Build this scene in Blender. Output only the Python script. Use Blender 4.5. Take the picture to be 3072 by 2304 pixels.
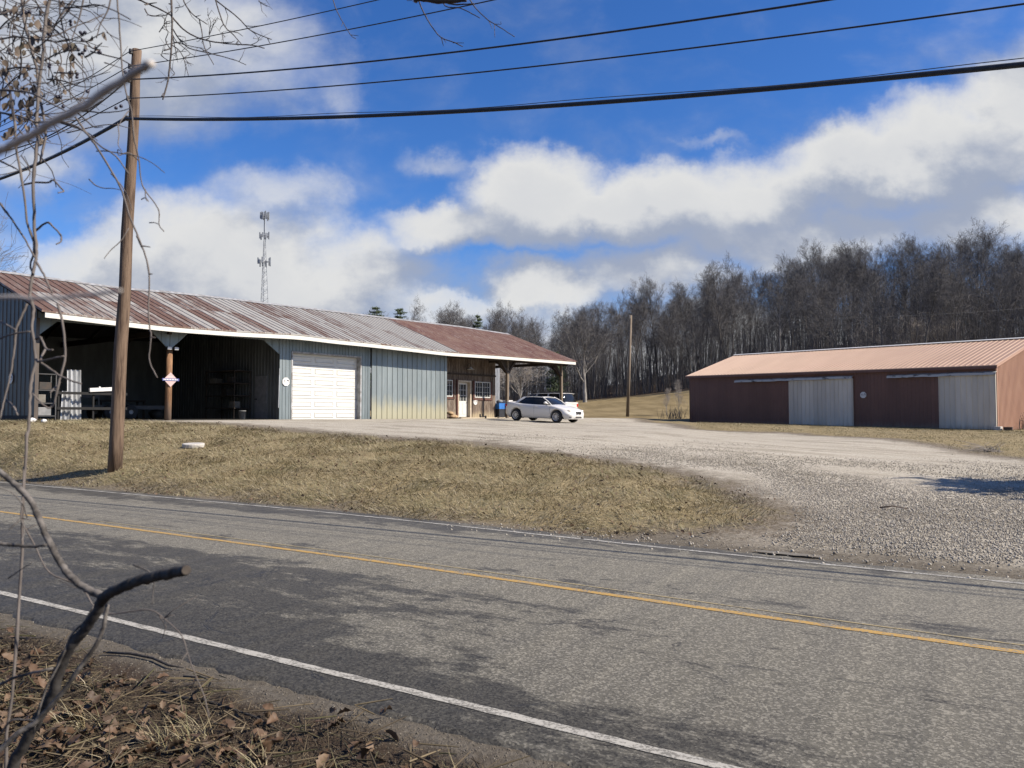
import bpy, math, random
import numpy as np
from mathutils import Vector
random.seed(7); rng = np.random.default_rng(7)
R = math.radians
scene = bpy.context.scene
for _o in list(bpy.data.objects): bpy.data.objects.remove(_o)
C = scene.collection

# ------------------------------------------------------------------ camera
FPX = 2307.0; CAMH = 1.7; TH = math.atan(91/FPX)
cam_d = bpy.data.cameras.new('camera'); cam = bpy.data.objects.new('camera', cam_d); C.objects.link(cam)
cam.location = (0, 0, CAMH); cam.rotation_euler = (math.pi/2+TH, 0, 0)
cam_d.sensor_width = 36; cam_d.lens = FPX/3072*36
cam_d.clip_start = .05; cam_d.clip_end = 3000
cam_d.dof.use_dof = True; cam_d.dof.focus_distance = 22; cam_d.dof.aperture_fstop = 8
scene.camera = cam
scene.view_settings.view_transform = 'Standard'; scene.view_settings.look = 'None'
scene.view_settings.exposure = 0.8; scene.view_settings.gamma = 1

# ------------------------------------------------------------------ sun
SUNEL = R(39); SH = Vector((.97, -.243, 0)).normalized()
sd = bpy.data.lights.new('sun', 'SUN'); sun = bpy.data.objects.new('sun', sd); C.objects.link(sun)
sd.energy = 5.0; sd.angle = R(.55); sd.color = (1, .90, .77)
sdir = Vector((SH.x*math.cos(SUNEL), SH.y*math.cos(SUNEL), math.sin(SUNEL)))
sun.rotation_euler = sdir.to_track_quat('Z', 'Y').to_euler()

# ------------------------------------------------------------------ node helpers
class NT:
    def __init__(s, nt): s.nt = nt; s.n = nt.nodes; s.l = nt.links
    def node(s, t, **k):
        n = s.n.new(t)
        for a, b in k.items(): setattr(n, a, b)
        return n
    def put(s, sock, v):
        if hasattr(v, 'links') or isinstance(v, bpy.types.NodeSocket): s.l.new(v, sock)
        else:
            if isinstance(v, (tuple, list)) and len(v) == 3 and sock.type == 'RGBA': v = (*v, 1)
            sock.default_value = v
    def math(s, op, a, b=0.0, c=None, clamp=False):
        n = s.node('ShaderNodeMath', operation=op, use_clamp=clamp)
        s.put(n.inputs[0], a); s.put(n.inputs[1], b)
        if c is not None: s.put(n.inputs[2], c)
        return n.outputs[0]
    def mix(s, f, a, b, mode='MIX'):
        n = s.node('ShaderNodeMix', data_type='RGBA', blend_type=mode)
        s.put(n.inputs[0], f); s.put(n.inputs[6], a); s.put(n.inputs[7], b)
        return n.outputs[2]
    def fmix(s, f, a, b):
        n = s.node('ShaderNodeMix', data_type='FLOAT'); s.put(n.inputs[0], f); s.put(n.inputs[2], a); s.put(n.inputs[3], b)
        return n.outputs[0]
    def sep(s, v):
        n = s.node('ShaderNodeSeparateXYZ'); s.l.new(v, n.inputs[0]); return n.outputs
    def comb(s, x, y, z):
        n = s.node('ShaderNodeCombineXYZ'); s.put(n.inputs[0], x); s.put(n.inputs[1], y); s.put(n.inputs[2], z); return n.outputs[0]
    def noise(s, vec, scale, detail=5, rough=.55, out=0, dist=0.0):
        n = s.node('ShaderNodeTexNoise'); s.l.new(vec, n.inputs['Vector'])
        n.inputs['Scale'].default_value = scale; n.inputs['Detail'].default_value = detail; n.inputs['Roughness'].default_value = rough
        n.inputs['Distortion'].default_value = dist
        return n.outputs[out]
    def voro(s, vec, scale, feat='F1', out='Color'):
        n = s.node('ShaderNodeTexVoronoi', feature=feat); s.l.new(vec, n.inputs['Vector']); n.inputs['Scale'].default_value = scale
        return n.outputs[out]
    def white(s, vec):
        n = s.node('ShaderNodeTexWhiteNoise'); s.l.new(vec, n.inputs['Vector']); return n.outputs['Value']
    def ss(s, v, lo, hi):
        n = s.node('ShaderNodeMapRange', interpolation_type='SMOOTHSTEP'); s.put(n.inputs[0], v); s.put(n.inputs[1], lo); s.put(n.inputs[2], hi)
        return n.outputs[0]
    def scale(s, v, sc):
        n = s.node('ShaderNodeMapping'); s.l.new(v, n.inputs[0]); n.inputs['Scale'].default_value = sc; return n.outputs[0]
    def bump(s, h, strength=.3, dist=.02):
        n = s.node('ShaderNodeBump'); n.inputs['Strength'].default_value = strength; n.inputs['Distance'].default_value = dist
        s.l.new(h, n.inputs['Height']); return n.outputs[0]
    def attr(s, name, out='Fac'):
        n = s.node('ShaderNodeAttribute', attribute_name=name); return n.outputs[out]

# ------------------------------------------------------------------ world: sky + clouds by direction
w = bpy.data.worlds.new('World'); scene.world = w; w.use_nodes = True
T = NT(w.node_tree); T.n.clear()
out = T.node('ShaderNodeOutputWorld'); bg = T.node('ShaderNodeBackground'); T.l.new(bg.outputs[0], out.inputs[0])
sky = T.node('ShaderNodeTexSky', sky_type='NISHITA', sun_disc=False)
sky.sun_elevation = SUNEL; sky.sun_rotation = math.atan2(SH.x, SH.y); sky.altitude = 200; sky.air_density = 1.0; sky.dust_density = .6; sky.ozone_density = 3
SKYS = .078
tc = T.node('ShaderNodeTexCoord').outputs['Generated']
x, y, z = T.sep(tc)
yy = T.math('MAXIMUM', T.math('ABSOLUTE', y), .12)
U = T.math('DIVIDE', x, yy); V = T.math('DIVIDE', z, yy)
uv0 = T.comb(U, V, 0)
nz = T.node('ShaderNodeTexNoise'); T.l.new(uv0, nz.inputs['Vector']); nz.inputs['Scale'].default_value = 5.5; nz.inputs['Detail'].default_value = 6; nz.inputs['Roughness'].default_value = .6
off = T.node('ShaderNodeVectorMath', operation='SUBTRACT'); T.l.new(nz.outputs['Color'], off.inputs[0]); off.inputs[1].default_value = (.5, .5, .5)
offs = T.node('ShaderNodeVectorMath', operation='SCALE'); T.l.new(off.outputs[0], offs.inputs[0]); offs.inputs['Scale'].default_value = .16
uvd = T.node('ShaderNodeVectorMath', operation='ADD'); T.l.new(uv0, uvd.inputs[0]); T.l.new(offs.outputs[0], uvd.inputs[1])
BL = [  # cloud banks: centre and radii (in 2212-wide picture units turned into directions), strength
 (230,70,420,250,.95),(560,110,200,160,.62),(40,330,170,80,.7),(740,150,85,100,.50),
 (450,590,310,165,1.05),(600,420,140,85,.62),(150,560,160,90,.8),(760,620,230,110,.9),(400,640,700,90,.9),
 (930,520,120,50,.75),(1020,490,230,62,1.0),(1160,420,190,110,1.1),(1290,450,260,95,1.05),(1480,440,280,105,1.05),(1680,405,280,105,1.05),(1900,360,280,115,1.1),(2110,330,250,130,1.1),(2230,240,150,110,1.0),(2500,280,400,250,1.0),
 (1180,625,180,75,1.0),(1420,600,240,70,.9),(1750,520,420,80,.95),(2150,480,400,110,.9),(980,680,260,60,.8),
 (930,345,90,35,.48),(1106,800,3000,125,1.2),(1530,700,900,60,.8),(-300,500,400,200,.8),(1560,280,120,20,.42)]
def cloud_field(us):
    acc = None
    X_, Y_, _ = T.sep(us)
    for cx, cy, rx, ry, st in BL:
        k = 3072/2212
        u0 = (cx*k-1536)/FPX; v0 = (1243-cy*k)/FPX; ru = rx*k/FPX; rv = ry*k/FPX
        a = T.math('MULTIPLY', T.math('SUBTRACT', X_, u0), 1/ru); b = T.math('MULTIPLY', T.math('SUBTRACT', Y_, v0), 1/rv)
        d = T.math('ADD', T.math('MULTIPLY', a, a), T.math('MULTIPLY', b, b))
        g = T.math('MULTIPLY', T.math('SUBTRACT', 1.0, T.math('MULTIPLY', d, .62), clamp=True), st)
        acc = g if acc is None else T.math('SMOOTH_MAX', acc, g, .25)
    return acc
def dens(shift):
    va = T.node('ShaderNodeVectorMath', operation='ADD'); T.l.new(uvd.outputs[0], va.inputs[0]); va.inputs[1].default_value = shift
    vb = T.node('ShaderNodeVectorMath', operation='ADD'); T.l.new(uv0, vb.inputs[0]); vb.inputs[1].default_value = shift
    f = cloud_field(va.outputs[0])
    n = T.noise(T.scale(vb.outputs[0], (1, 1.5, 1)), 8, 9, .56, dist=.25)
    n2 = T.noise(vb.outputs[0], 3.2, 3, .5)
    return T.math('ADD', f, T.math('ADD', T.math('MULTIPLY', T.math('SUBTRACT', n, .5), .78), T.math('MULTIPLY', T.math('SUBTRACT', n2, .5), .5)))
def soft(shift):
    va = T.node('ShaderNodeVectorMath', operation='ADD'); T.l.new(uvd.outputs[0], va.inputs[0]); va.inputs[1].default_value = shift
    vb = T.node('ShaderNodeVectorMath', operation='ADD'); T.l.new(uv0, vb.inputs[0]); vb.inputs[1].default_value = shift
    return T.math('ADD', cloud_field(va.outputs[0]), T.math('MULTIPLY', T.math('SUBTRACT', T.noise(T.scale(vb.outputs[0], (1, 1.5, 1)), 7, 4, .5), .5), .95))
D0 = dens((0, 0, 0)); S0 = soft((0, 0, 0)); D1 = soft((.03, .06, 0)); fine_ = T.noise(T.scale(uv0, (1, 1.4, 1)), 20, 7, .62)
al = T.ss(D0, .10, .88)
lit = T.ss(T.math('ADD', T.math('SUBTRACT', S0, D1), T.math('MULTIPLY', T.math('SUBTRACT', fine_, .5), .62)), -.24, .46)
thick = T.ss(D0, .5, 1.25)
ccol = T.mix(T.math('MULTIPLY', lit, T.math('SUBTRACT', 1.15, T.math('MULTIPLY', thick, .34))), (.47, .54, .71), (1.0, 1.01, 1.03))
ccol = T.mix(1.0, ccol, (1, 1, 1), 'MULTIPLY')
hs = T.node('ShaderNodeHueSaturation'); T.l.new(sky.outputs[0], hs.inputs['Color']); hs.inputs['Saturation'].default_value = 1.22; hs.inputs['Value'].default_value = 1.0
skyc = T.mix(1.0, hs.outputs[0], (.62, .80, 1.12), 'MULTIPLY')
cgain = T.mix(1.0, ccol, (1/SKYS*.43, 1/SKYS*.428, 1/SKYS*.42), 'MULTIPLY')
fin = T.mix(T.math('MULTIPLY', al, T.ss(z, -.02, .02)), skyc, cgain)
T.l.new(fin, bg.inputs[0]); bg.inputs[1].default_value = SKYS
w.cycles.sampling_method = 'MANUAL'; w.cycles.sample_map_resolution = 512

# ------------------------------------------------------------------ pixel geometry helpers (photo pixels 3072 x 2304)
def ray(px, py):
    x = (px-1536)/FPX; v = (1152-py)/FPX
    return Vector((x, math.cos(TH)-v*math.sin(TH), math.sin(TH)+v*math.cos(TH)))
def at(px, py, d):                       # point at depth d (metres along the view)
    r = ray(px, py); return Vector((0, 0, CAMH)) + r*d

# ------------------------------------------------------------------ materials
MATS = {}
def mat(name, col, col2=None, rough=.7, scale=6, stretch=(1, 1, 1), lo=.35, hi=.65, bump=0, bscale=None, bdist=.01, metal=0, detail=6, fine=None, spec=.4, coat=0, dirt=None, panel=None):
    m = bpy.data.materials.new(name); m.use_nodes = True; t = NT(m.node_tree)
    b = t.n['Principled BSDF']; oc = t.node('ShaderNodeTexCoord').outputs['Object']
    c = None
    if col2 is None: col2 = tuple(v*.8 for v in col)
    n = t.noise(t.scale(oc, stretch), scale, detail, .6)
    c = t.mix(t.ss(n, lo, hi), col, col2)
    if fine:
        n2 = t.noise(t.scale(oc, stretch), scale*fine, 3, .6)
        c = t.mix(t.math('MULTIPLY', n2, .5), c, tuple(v*.55 for v in col2))
    if panel:                              # sheets of slightly different age and fading
        xx, yy_, z2_ = t.sep(oc); pw = t.white(t.comb(t.math('FLOOR', t.math('DIVIDE', xx, panel[0])), t.math('FLOOR', t.math('DIVIDE', yy_, panel[0])), 2))
        c = t.mix(t.math('MULTIPLY', pw, panel[1]*2), c, tuple(v*.55 for v in col2))
    if dirt:                               # (z0, z1, colour): splash staining near the ground
        zz = t.sep(oc)[2]
        nn = t.noise(t.scale(oc, (3, 3, .6)), 2, 4)
        f = t.math('SUBTRACT', 1.0, t.ss(t.math('SUBTRACT', zz, t.math('MULTIPLY', nn, (dirt[1]-dirt[0])*1.2)), dirt[0]-.35, dirt[1]-.35))
        c = t.mix(t.math('MULTIPLY', f, .72), c, dirt[2])
    t.l.new(c, b.inputs['Base Color']); b.inputs['Roughness'].default_value = rough; b.inputs['Metallic'].default_value = metal
    b.inputs['Specular IOR Level'].default_value = spec; b.inputs['Coat Weight'].default_value = coat
    if bump:
        t.l.new(t.bump(t.noise(t.scale(oc, stretch), bscale or scale*4, 6, .65), bump, bdist), b.inputs['Normal'])
    MATS[name] = m; return m

mat('white paint', (.52, .52, .495), (.47, .47, .445), .55, 3, lo=.4, hi=.8, bump=.1)
mat('fascia paint', (.64, .63, .58), (.42, .40, .35), .6, 2.2, (1, 1, 4), lo=.5, hi=.85, fine=5)
mat('steel siding', (.235, .268, .275), (.185, .222, .232), .42, 1.2, (1.5, 1.5, .35), bump=.08, metal=.25, fine=6, panel=(.57, .2))
mat('steel siding stained', (.26, .295, .30), (.21, .245, .252), .42, 1.2, (1.5, 1.5, .35), bump=.08, metal=.25, fine=6, panel=(.76, .16), dirt=(1.50, 2.5, (.42, .385, .25)))
mat('rail black', (.006, .006, .006), (.009, .009, .009), .8, 5)
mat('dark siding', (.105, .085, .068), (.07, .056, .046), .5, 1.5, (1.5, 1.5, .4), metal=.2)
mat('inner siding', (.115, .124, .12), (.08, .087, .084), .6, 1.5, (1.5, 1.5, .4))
mat('galvanised', (.44, .45, .46), (.30, .31, .32), .45, 4, (3, 3, .5), metal=.35)
mat('galvanised dull', (.40, .41, .42), (.22, .21, .20), .6, 4, (1, 1, 1), metal=.1, fine=3)
mat('dark wood', (.06, .045, .035), (.035, .027, .022), .85, 3, (1, 1, 5))
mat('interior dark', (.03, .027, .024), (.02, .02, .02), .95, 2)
mat('post wood', (.30, .17, .09), (.16, .085, .045), .85, 5, (3, 3, .35), bump=.4, bdist=.01, fine=4, dirt=(1.35, 2.3, (.16, .13, .11)))
mat('pole wood', (.175, .12, .08), (.06, .036, .023), .85, 3.2, (5, 5, .35), lo=.42, hi=.68, bump=.8, bscale=8, bdist=.02, fine=5)
mat('old pole wood', (.20, .16, .12), (.12, .095, .07), .9, 4, (4, 4, .3), bump=.4)
mat('dark metal', (.03, .03, .032), (.05, .045, .04), .6, 5)
mat('black rubber', (.018, .018, .019), (.03, .03, .03), .85, 10)
mat('cable black', (.018, .022, .03), (.03, .035, .045), .6, 20)
mat('car white', (.62, .605, .575), (.60, .585, .555), .28, 2, spec=.5, coat=.6)
mat('car glass', (.010, .011, .012), (.014, .015, .016), .05, 2, spec=.3)
mat('window glass', (.035, .04, .042), (.05, .055, .055), .06, 2, spec=.7)
mat('rim silver', (.58, .58, .60), (.5, .5, .52), .35, 8, metal=.5)
mat('lamp lens', (.42, .37, .27), (.6, .58, .52), .12, 9, spec=.8)
mat('tail red', (.55, .02, .015), (.4, .01, .01), .2, 9)
mat('bin blue', (.035, .17, .50), (.03, .14, .42), .5, 5, bump=.2)
mat('bin black', (.02, .023, .03), (.03, .033, .04), .5, 5)
mat('plastic white', (.62, .62, .60), (.5, .5, .5), .5, 5)
mat('grey plastic', (.20, .20, .20), (.15, .155, .155), .6, 5)
mat('red trim', (.11, .045, .032), (.07, .032, .025), .7, 5, (2, 2, .5))
mat('door frame tan', (.50, .43, .33), (.38, .32, .25), .7, 5)
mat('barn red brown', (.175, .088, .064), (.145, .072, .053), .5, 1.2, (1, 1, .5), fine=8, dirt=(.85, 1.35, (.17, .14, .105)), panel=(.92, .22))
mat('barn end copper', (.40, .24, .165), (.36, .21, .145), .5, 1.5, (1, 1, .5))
mat('barn roof copper', (.375, .245, .165), (.32, .205, .135), .5, 1.0, (1, .3, .3), lo=.3, hi=.8)
mat('light siding', (.60, .56, .475), (.50, .465, .395), .5, 1.6, (1.5, 1.5, .3), lo=.35, hi=.75, metal=.1, dirt=(.8, 1.25, (.22, .19, .14)), panel=(.90, .16))
mat('track cover', (.42, .41, .37), (.05, .04, .035), .6, 1.6, (1.2, 3, 3), lo=.52, hi=.66)
mat('sign white', (.62, .62, .60), (.58, .58, .56), .5, 5)
mat('sign ink', (.03, .03, .04), (.04, .04, .05), .6, 5)
mat('sign pink', (.46, .34, .33), (.42, .31, .30), .5, 5)
mat('sign navy', (.05, .06, .20), (.06, .07, .22), .5, 5)
mat('sandbag', (.42, .30, .17), (.25, .17, .10), .9, 8, bump=.4)
mat('log wood', (.10, .07, .05), (.05, .035, .03), .9, 9, bump=.5)
mat('plank pale', (.50, .42, .30), (.36, .30, .22), .85, 3, (.6, 3, 3))
mat('concrete', (.48, .46, .42), (.36, .34, .31), .9, 8, bump=.2)
mat('bark pale', (.30, .285, .265), (.17, .16, .15), .9, 1.6, (2, 2, .6), lo=.35, hi=.6)
mat('bark grey', (.125, .115, .106), (.07, .064, .06), .9, 1.6, (2, 2, .6))
mat('twig grey', (.122, .116, .114), (.082, .078, .077), .9, .4)
mat('twig light', (.30, .27, .235), (.22, .195, .17), .9, .6)
mat('needle green', (.055, .075, .035), (.03, .045, .02), .8, 1.2)
mat('near bark', (.16, .145, .13), (.04, .035, .03), .85, 34, (1, 1, 1), lo=.4, hi=.62, bump=.6, bscale=60, bdist=.002, fine=4)
mat('near bark dark', (.06, .054, .048), (.016, .014, .013), .85, 38, (1, 1, 1), bump=.8, bscale=60, bdist=.002, fine=4)
mat('near stick', (.46, .42, .38), (.34, .31, .28), .85, 14, bump=.3, bscale=60, bdist=.001)
mat('near twig', (.085, .07, .062), (.05, .042, .038), .85, 14)
mat('vine stem', (.13, .112, .10), (.08, .068, .06), .85, 14)
mat('cut wood', (.085, .07, .055), (.05, .04, .032), .9, 40)
mat('berry', (.02, .018, .03), (.03, .025, .04), .4, 40)
mat('rack steel', (.07, .07, .07), (.05, .05, .05), .5, 5)
mat('box card', (.16, .15, .13), (.12, .11, .09), .8, 5)
mat('machine dark', (.03, .028, .025), (.045, .034, .026), .7, 5)
mat('wood deck', (.05, .037, .028), (.03, .024, .018), .9, 5)
mat('lattice steel', (.30, .32, .34), (.22, .24, .26), .5, 1)

def rnd_mat(name, cols, rough=.85, trans=0.0):
    """colour picked per piece from a ramp by the point attribute 'rnd'"""
    m = bpy.data.materials.new(name); m.use_nodes = True; t = NT(m.node_tree); b = t.n['Principled BSDF']
    r = t.node('ShaderNodeValToRGB'); t.l.new(t.attr('rnd'), r.inputs[0])
    el = r.color_ramp.elements
    while len(el) < len(cols): el.new(.5)
    for i, c in enumerate(cols): el[i].position = i/(len(cols)-1); el[i].color = (*c, 1)
    n = t.noise(t.node('ShaderNodeTexCoord').outputs['Object'], 40, 3)
    c = t.mix(t.math('MULTIPLY', n, .45), r.outputs[0], (.05, .04, .03))
    t.l.new(c, b.inputs['Base Color']); b.inputs['Roughness'].default_value = rough; b.inputs['Specular IOR Level'].default_value = .25
    MATS[name] = m; return m
rnd_mat('grass straw', [(.17, .135, .065), (.345, .29, .18), (.115, .12, .05), (.455, .39, .26), (.17, .15, .075), (.56, .49, .35), (.08, .058, .032)])
rnd_mat('gravel stone', [(.30, .275, .23), (.40, .37, .315), (.22, .195, .16), (.35, .32, .27), (.48, .45, .39), (.16, .14, .115)])
rnd_mat('grit', [(.10, .088, .07), (.17, .15, .12), (.07, .06, .048), (.13, .115, .09), (.26, .24, .20)])
rnd_mat('dead leaf', [(.065, .038, .022), (.12, .072, .042), (.045, .028, .018), (.17, .115, .07), (.09, .053, .033), (.055, .038, .026)], .6)
rnd_mat('litter straw', [(.05, .038, .025), (.11, .085, .048), (.04, .03, .02), (.19, .15, .09), (.055, .055, .022), (.075, .057, .036)])
rnd_mat('hanging leaf', [(.06, .05, .04), (.11, .085, .065), (.16, .12, .09), (.05, .048, .03)], .7)

# wood boards of the old barn wall: each board its own tone
def boards_mat():
    m = bpy.data.materials.new('weathered boards'); m.use_nodes = True; t = NT(m.node_tree); b = t.n['Principled BSDF']
    oc = t.node('ShaderNodeTexCoord').outputs['Object']; x, y, z = t.sep(oc)
    wn = t.white(t.comb(t.math('FLOOR', t.math('DIVIDE', x, .23)), 0, 3))
    g = t.noise(t.scale(oc, (9, 9, .8)), 2.2, 7, .65)
    c = t.mix(wn, (.065, .042, .03), (.125, .09, .066))
    c = t.mix(t.ss(g, .42, .68), c, (.22, .185, .15))
    c = t.mix(t.ss(t.noise(t.scale(oc, (5, 5, .5)), 3, 5), .5, .75), c, (.045, .03, .022))
    n2 = t.noise(t.scale(oc, (3, 3, 1)), 3, 4)
    f = t.math('SUBTRACT', 1.0, t.ss(t.math('SUBTRACT', z, t.math('MULTIPLY', n2, .5)), 1.25, 1.75))
    c = t.mix(t.math('MULTIPLY', f, .7), c, (.40, .33, .21))
    t.l.new(c, b.inputs['Base Color']); b.inputs['Roughness'].default_value = .9
    t.l.new(t.bump(g, .5, .01), b.inputs['Normal']); MATS['weathered boards'] = m
boards_mat()
# old tin roof: panels with their own share of rust, more rust towards the left end
def roof_mat(name, red):
    m = bpy.data.materials.new(name); m.use_nodes = True; t = NT(m.node_tree); b = t.n['Principled BSDF']
    oc = t.node('ShaderNodeTexCoord').outputs['Object']; x, y, z = t.sep(oc)
    pan = t.white(t.comb(t.math('FLOOR', t.math('DIVIDE', x, .70)), t.math('FLOOR', t.math('DIVIDE', y, 3.05 if not red else 2.0)), 5))
    pan2 = t.white(t.comb(t.math('FLOOR', t.math('DIVIDE', x, .35)), 0, 9))
    st = t.noise(t.scale(oc, (6, .55, .5)), 2.2, 7, .65)
    bl = t.noise(t.scale(oc, (1.2, .5, .5)), 1.3, 5, .6)
    if not red:
        left = t.math('SUBTRACT', 1.0, t.ss(x, 2.0, 11.0))
        v = t.math('ADD', t.math('MULTIPLY', pan, .80), t.math('MULTIPLY', pan2, .22))
        v = t.math('ADD', v, t.math('MULTIPLY', t.math('SUBTRACT', st, .5), 1.5))
        v = t.math('ADD', v, t.math('MULTIPLY', t.math('SUBTRACT', bl, .5), .5))
        v = t.math('ADD', v, t.math('MULTIPLY', left, .42))
        f = t.ss(v, .48, .92)
        c = t.mix(f, (.30, .29, .265), (.115, .064, .042))
        c = t.mix(t.math('MULTIPLY', t.ss(t.noise(t.scale(oc, (12, 1.5, 1)), 3, 4), .52, .7), .5), c, (.25, .21, .19))
    else:
        v = t.math('ADD', t.math('MULTIPLY', pan, .25), t.math('MULTIPLY', t.math('SUBTRACT', st, .5), 2.6))
        v = t.math('ADD', v, bl)
        c = t.mix(t.ss(v, .25, 1.0), (.21, .135, .10), (.105, .040, .032))
        c = t.mix(t.math('MULTIPLY', t.ss(st, .52, .66), .8), c, (.34, .285, .235))
    t.l.new(c, b.inputs['Base Color']); b.inputs['Roughness'].default_value = .6; b.inputs['Metallic'].default_value = .15
    t.l.new(t.bump(st, .25, .01), b.inputs['Normal']); MATS[name] = m
roof_mat('tin roof', False); roof_mat('red tin roof', True)

# ------------------------------------------------------------------ mesh helpers
class MB:
    def __init__(s): s.v = []; s.f = []
    def quad(s, a, b, c, d):
        i = len(s.v); s.v += [tuple(a), tuple(b), tuple(c), tuple(d)]; s.f.append((i, i+1, i+2, i+3))
    def poly(s, pts):
        i = len(s.v); s.v += [tuple(p) for p in pts]; s.f.append(tuple(range(i, i+len(pts))))
    def box(s, x0, x1, y0, y1, z0, z1):
        i = len(s.v); s.v += [(x0,y0,z0),(x1,y0,z0),(x1,y1,z0),(x0,y1,z0),(x0,y0,z1),(x1,y0,z1),(x1,y1,z1),(x0,y1,z1)]
        for q in ((0,3,2,1),(4,5,6,7),(0,1,5,4),(1,2,6,5),(2,3,7,6),(3,0,4,7)): s.f.append(tuple(i+k for k in q))
        return s
    def bar(s, a, b, w, h, up=(0, 0, 1)):
        a = Vector(a); b = Vector(b); d = (b-a).normalized(); u = Vector(up)
        sx = d.cross(u)
        if sx.length < 1e-4: sx = d.cross(Vector((1, 0, 0)))
        sx.normalize(); sy = sx.cross(d).normalized()
        i = len(s.v)
        for p in (a, b):
            for q, r in ((-1,-1),(1,-1),(1,1),(-1,1)): s.v.append(tuple(p+sx*q*w/2+sy*r*h/2))
        for q in ((0,1,2,3),(7,6,5,4),(0,4,5,1),(1,5,6,2),(2,6,7,3),(3,7,4,0)): s.f.append(tuple(i+k for k in q))
        return s
    def tube(s, pts, rad, k=6, cap=True):
        pts = [Vector(p) for p in pts]; n = len(pts)
        if not hasattr(rad, '__len__'): rad = [rad]*n
        i0 = len(s.v); ref = Vector((0, 0, 1))
        for j, p in enumerate(pts):
            d = (pts[min(j+1, n-1)]-pts[max(j-1, 0)])
            if d.length < 1e-9: d = Vector((0, 0, 1))
            d.normalize()
            a = ref - d*ref.dot(d)
            if a.length < .05: a = Vector((1, 0, 0)) - d*d.x
            a.normalize(); ref = a; b = d.cross(a)
            for q in range(k):
                an = 2*math.pi*q/k; s.v.append(tuple(p+(a*math.cos(an)+b*math.sin(an))*rad[j]))
        for j in range(n-1):
            for q in range(k):
                q2 = (q+1) % k; s.f.append((i0+j*k+q, i0+j*k+q2, i0+(j+1)*k+q2, i0+(j+1)*k+q))
        if cap:
            s.f.append(tuple(i0+q for q in range(k))[::-1]); s.f.append(tuple(i0+(n-1)*k+q for q in range(k)))
        return s
    def lathe(s, prof, c=(0, 0, 0), k=20, axis='z'):
        i0 = len(s.v)
        for r, h in prof:
            for q in range(k):
                a = 2*math.pi*q/k; x, y = r*math.cos(a), r*math.sin(a)
                p = {'z': (x, y, h), 'y': (x, h, y), 'x': (h, x, y)}[axis]
                s.v.append((c[0]+p[0], c[1]+p[1], c[2]+p[2]))
        for j in range(len(prof)-1):
            for q in range(k):
                q2 = (q+1) % k; s.f.append((i0+j*k+q, i0+j*k+q2, i0+(j+1)*k+q2, i0+(j+1)*k+q))
        return s
    def blob(s, c, rx, ry, rz, jit=.15, nu=8, nv=5):
        i0 = len(s.v); c = Vector(c)
        for j in range(nv+1):
            th = math.pi*j/nv
            for q in range(nu):
                a = 2*math.pi*q/nu; f = 1+random.uniform(-jit, jit)
                s.v.append((c.x+rx*f*math.sin(th)*math.cos(a), c.y+ry*f*math.sin(th)*math.sin(a), c.z+rz*f*math.cos(th)))
        for j in range(nv):
            for q in range(nu):
                q2 = (q+1) % nu; s.f.append((i0+j*nu+q, i0+(j+1)*nu+q, i0+(j+1)*nu+q2, i0+j*nu+q2))
        return s
    def build(s, name, m, parent=None, smooth=False, loc=None, rot=None, bevel=0):
        me = bpy.data.meshes.new(name); me.from_pydata(s.v, [], s.f); me.update()
        me.materials.append(MATS[m] if isinstance(m, str) else m)
        if smooth: me.polygons.foreach_set('use_smooth', [True]*len(me.polygons))
        o = bpy.data.objects.new(name, me); C.objects.link(o)
        if parent: o.parent = parent
        if loc is not None: o.location = loc
        if rot is not None: o.rotation_euler = rot
        if bevel:
            b = o.modifiers.new('bevel', 'BEVEL'); b.width = bevel; b.segments = 2; b.limit_method = 'ANGLE'
        return o
def tag(o, label=None, cat=None, group=None, kind=None):
    if label: o['label'] = label
    if cat: o['category'] = cat
    if group: o['group'] = group
    if kind: o['kind'] = kind
    return o
def thing(name, label, cat, loc=(0, 0, 0), rz=0, group=None):
    o = bpy.data.objects.new(name, None); C.objects.link(o); o.location = loc; o.rotation_euler = (0, 0, rz)
    o.empty_display_size = .3
    return tag(o, label, cat, group)
def dup(root, loc, rz=0, sc=(1, 1, 1), label=None, group=None):
    r = root.copy(); C.objects.link(r); r.location = loc; r.rotation_euler = (0, 0, rz); r.scale = sc
    if label: r['label'] = label
    if group: r['group'] = group
    for ch in list(root.children):
        c = ch.copy(); C.objects.link(c); c.parent = r
        for g in ch.children:
            d = g.copy(); C.objects.link(d); d.parent = c
    return r
def np_mesh(name, V, F, m, attrs=None, parent=None, smooth=False):
    me = bpy.data.meshes.new(name); nv = len(V); nf, k = F.shape
    me.vertices.add(nv); me.vertices.foreach_set('co', V.astype(np.float32).ravel())
    me.loops.add(nf*k); me.loops.foreach_set('vertex_index', F.astype(np.int32).ravel())
    me.polygons.add(nf); me.polygons.foreach_set('loop_start', (np.arange(nf)*k).astype(np.int32))
    if smooth: me.polygons.foreach_set('use_smooth', np.ones(nf, bool))
    me.update(calc_edges=True)
    for an, av in (attrs or {}).items():
        a = me.attributes.new(an, 'FLOAT', 'POINT'); a.data.foreach_set('value', av.astype(np.float32))
    me.materials.append(MATS[m] if isinstance(m, str) else m)
    o = bpy.data.objects.new(name, me); C.objects.link(o)
    if parent: o.parent = parent
    return o

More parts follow.
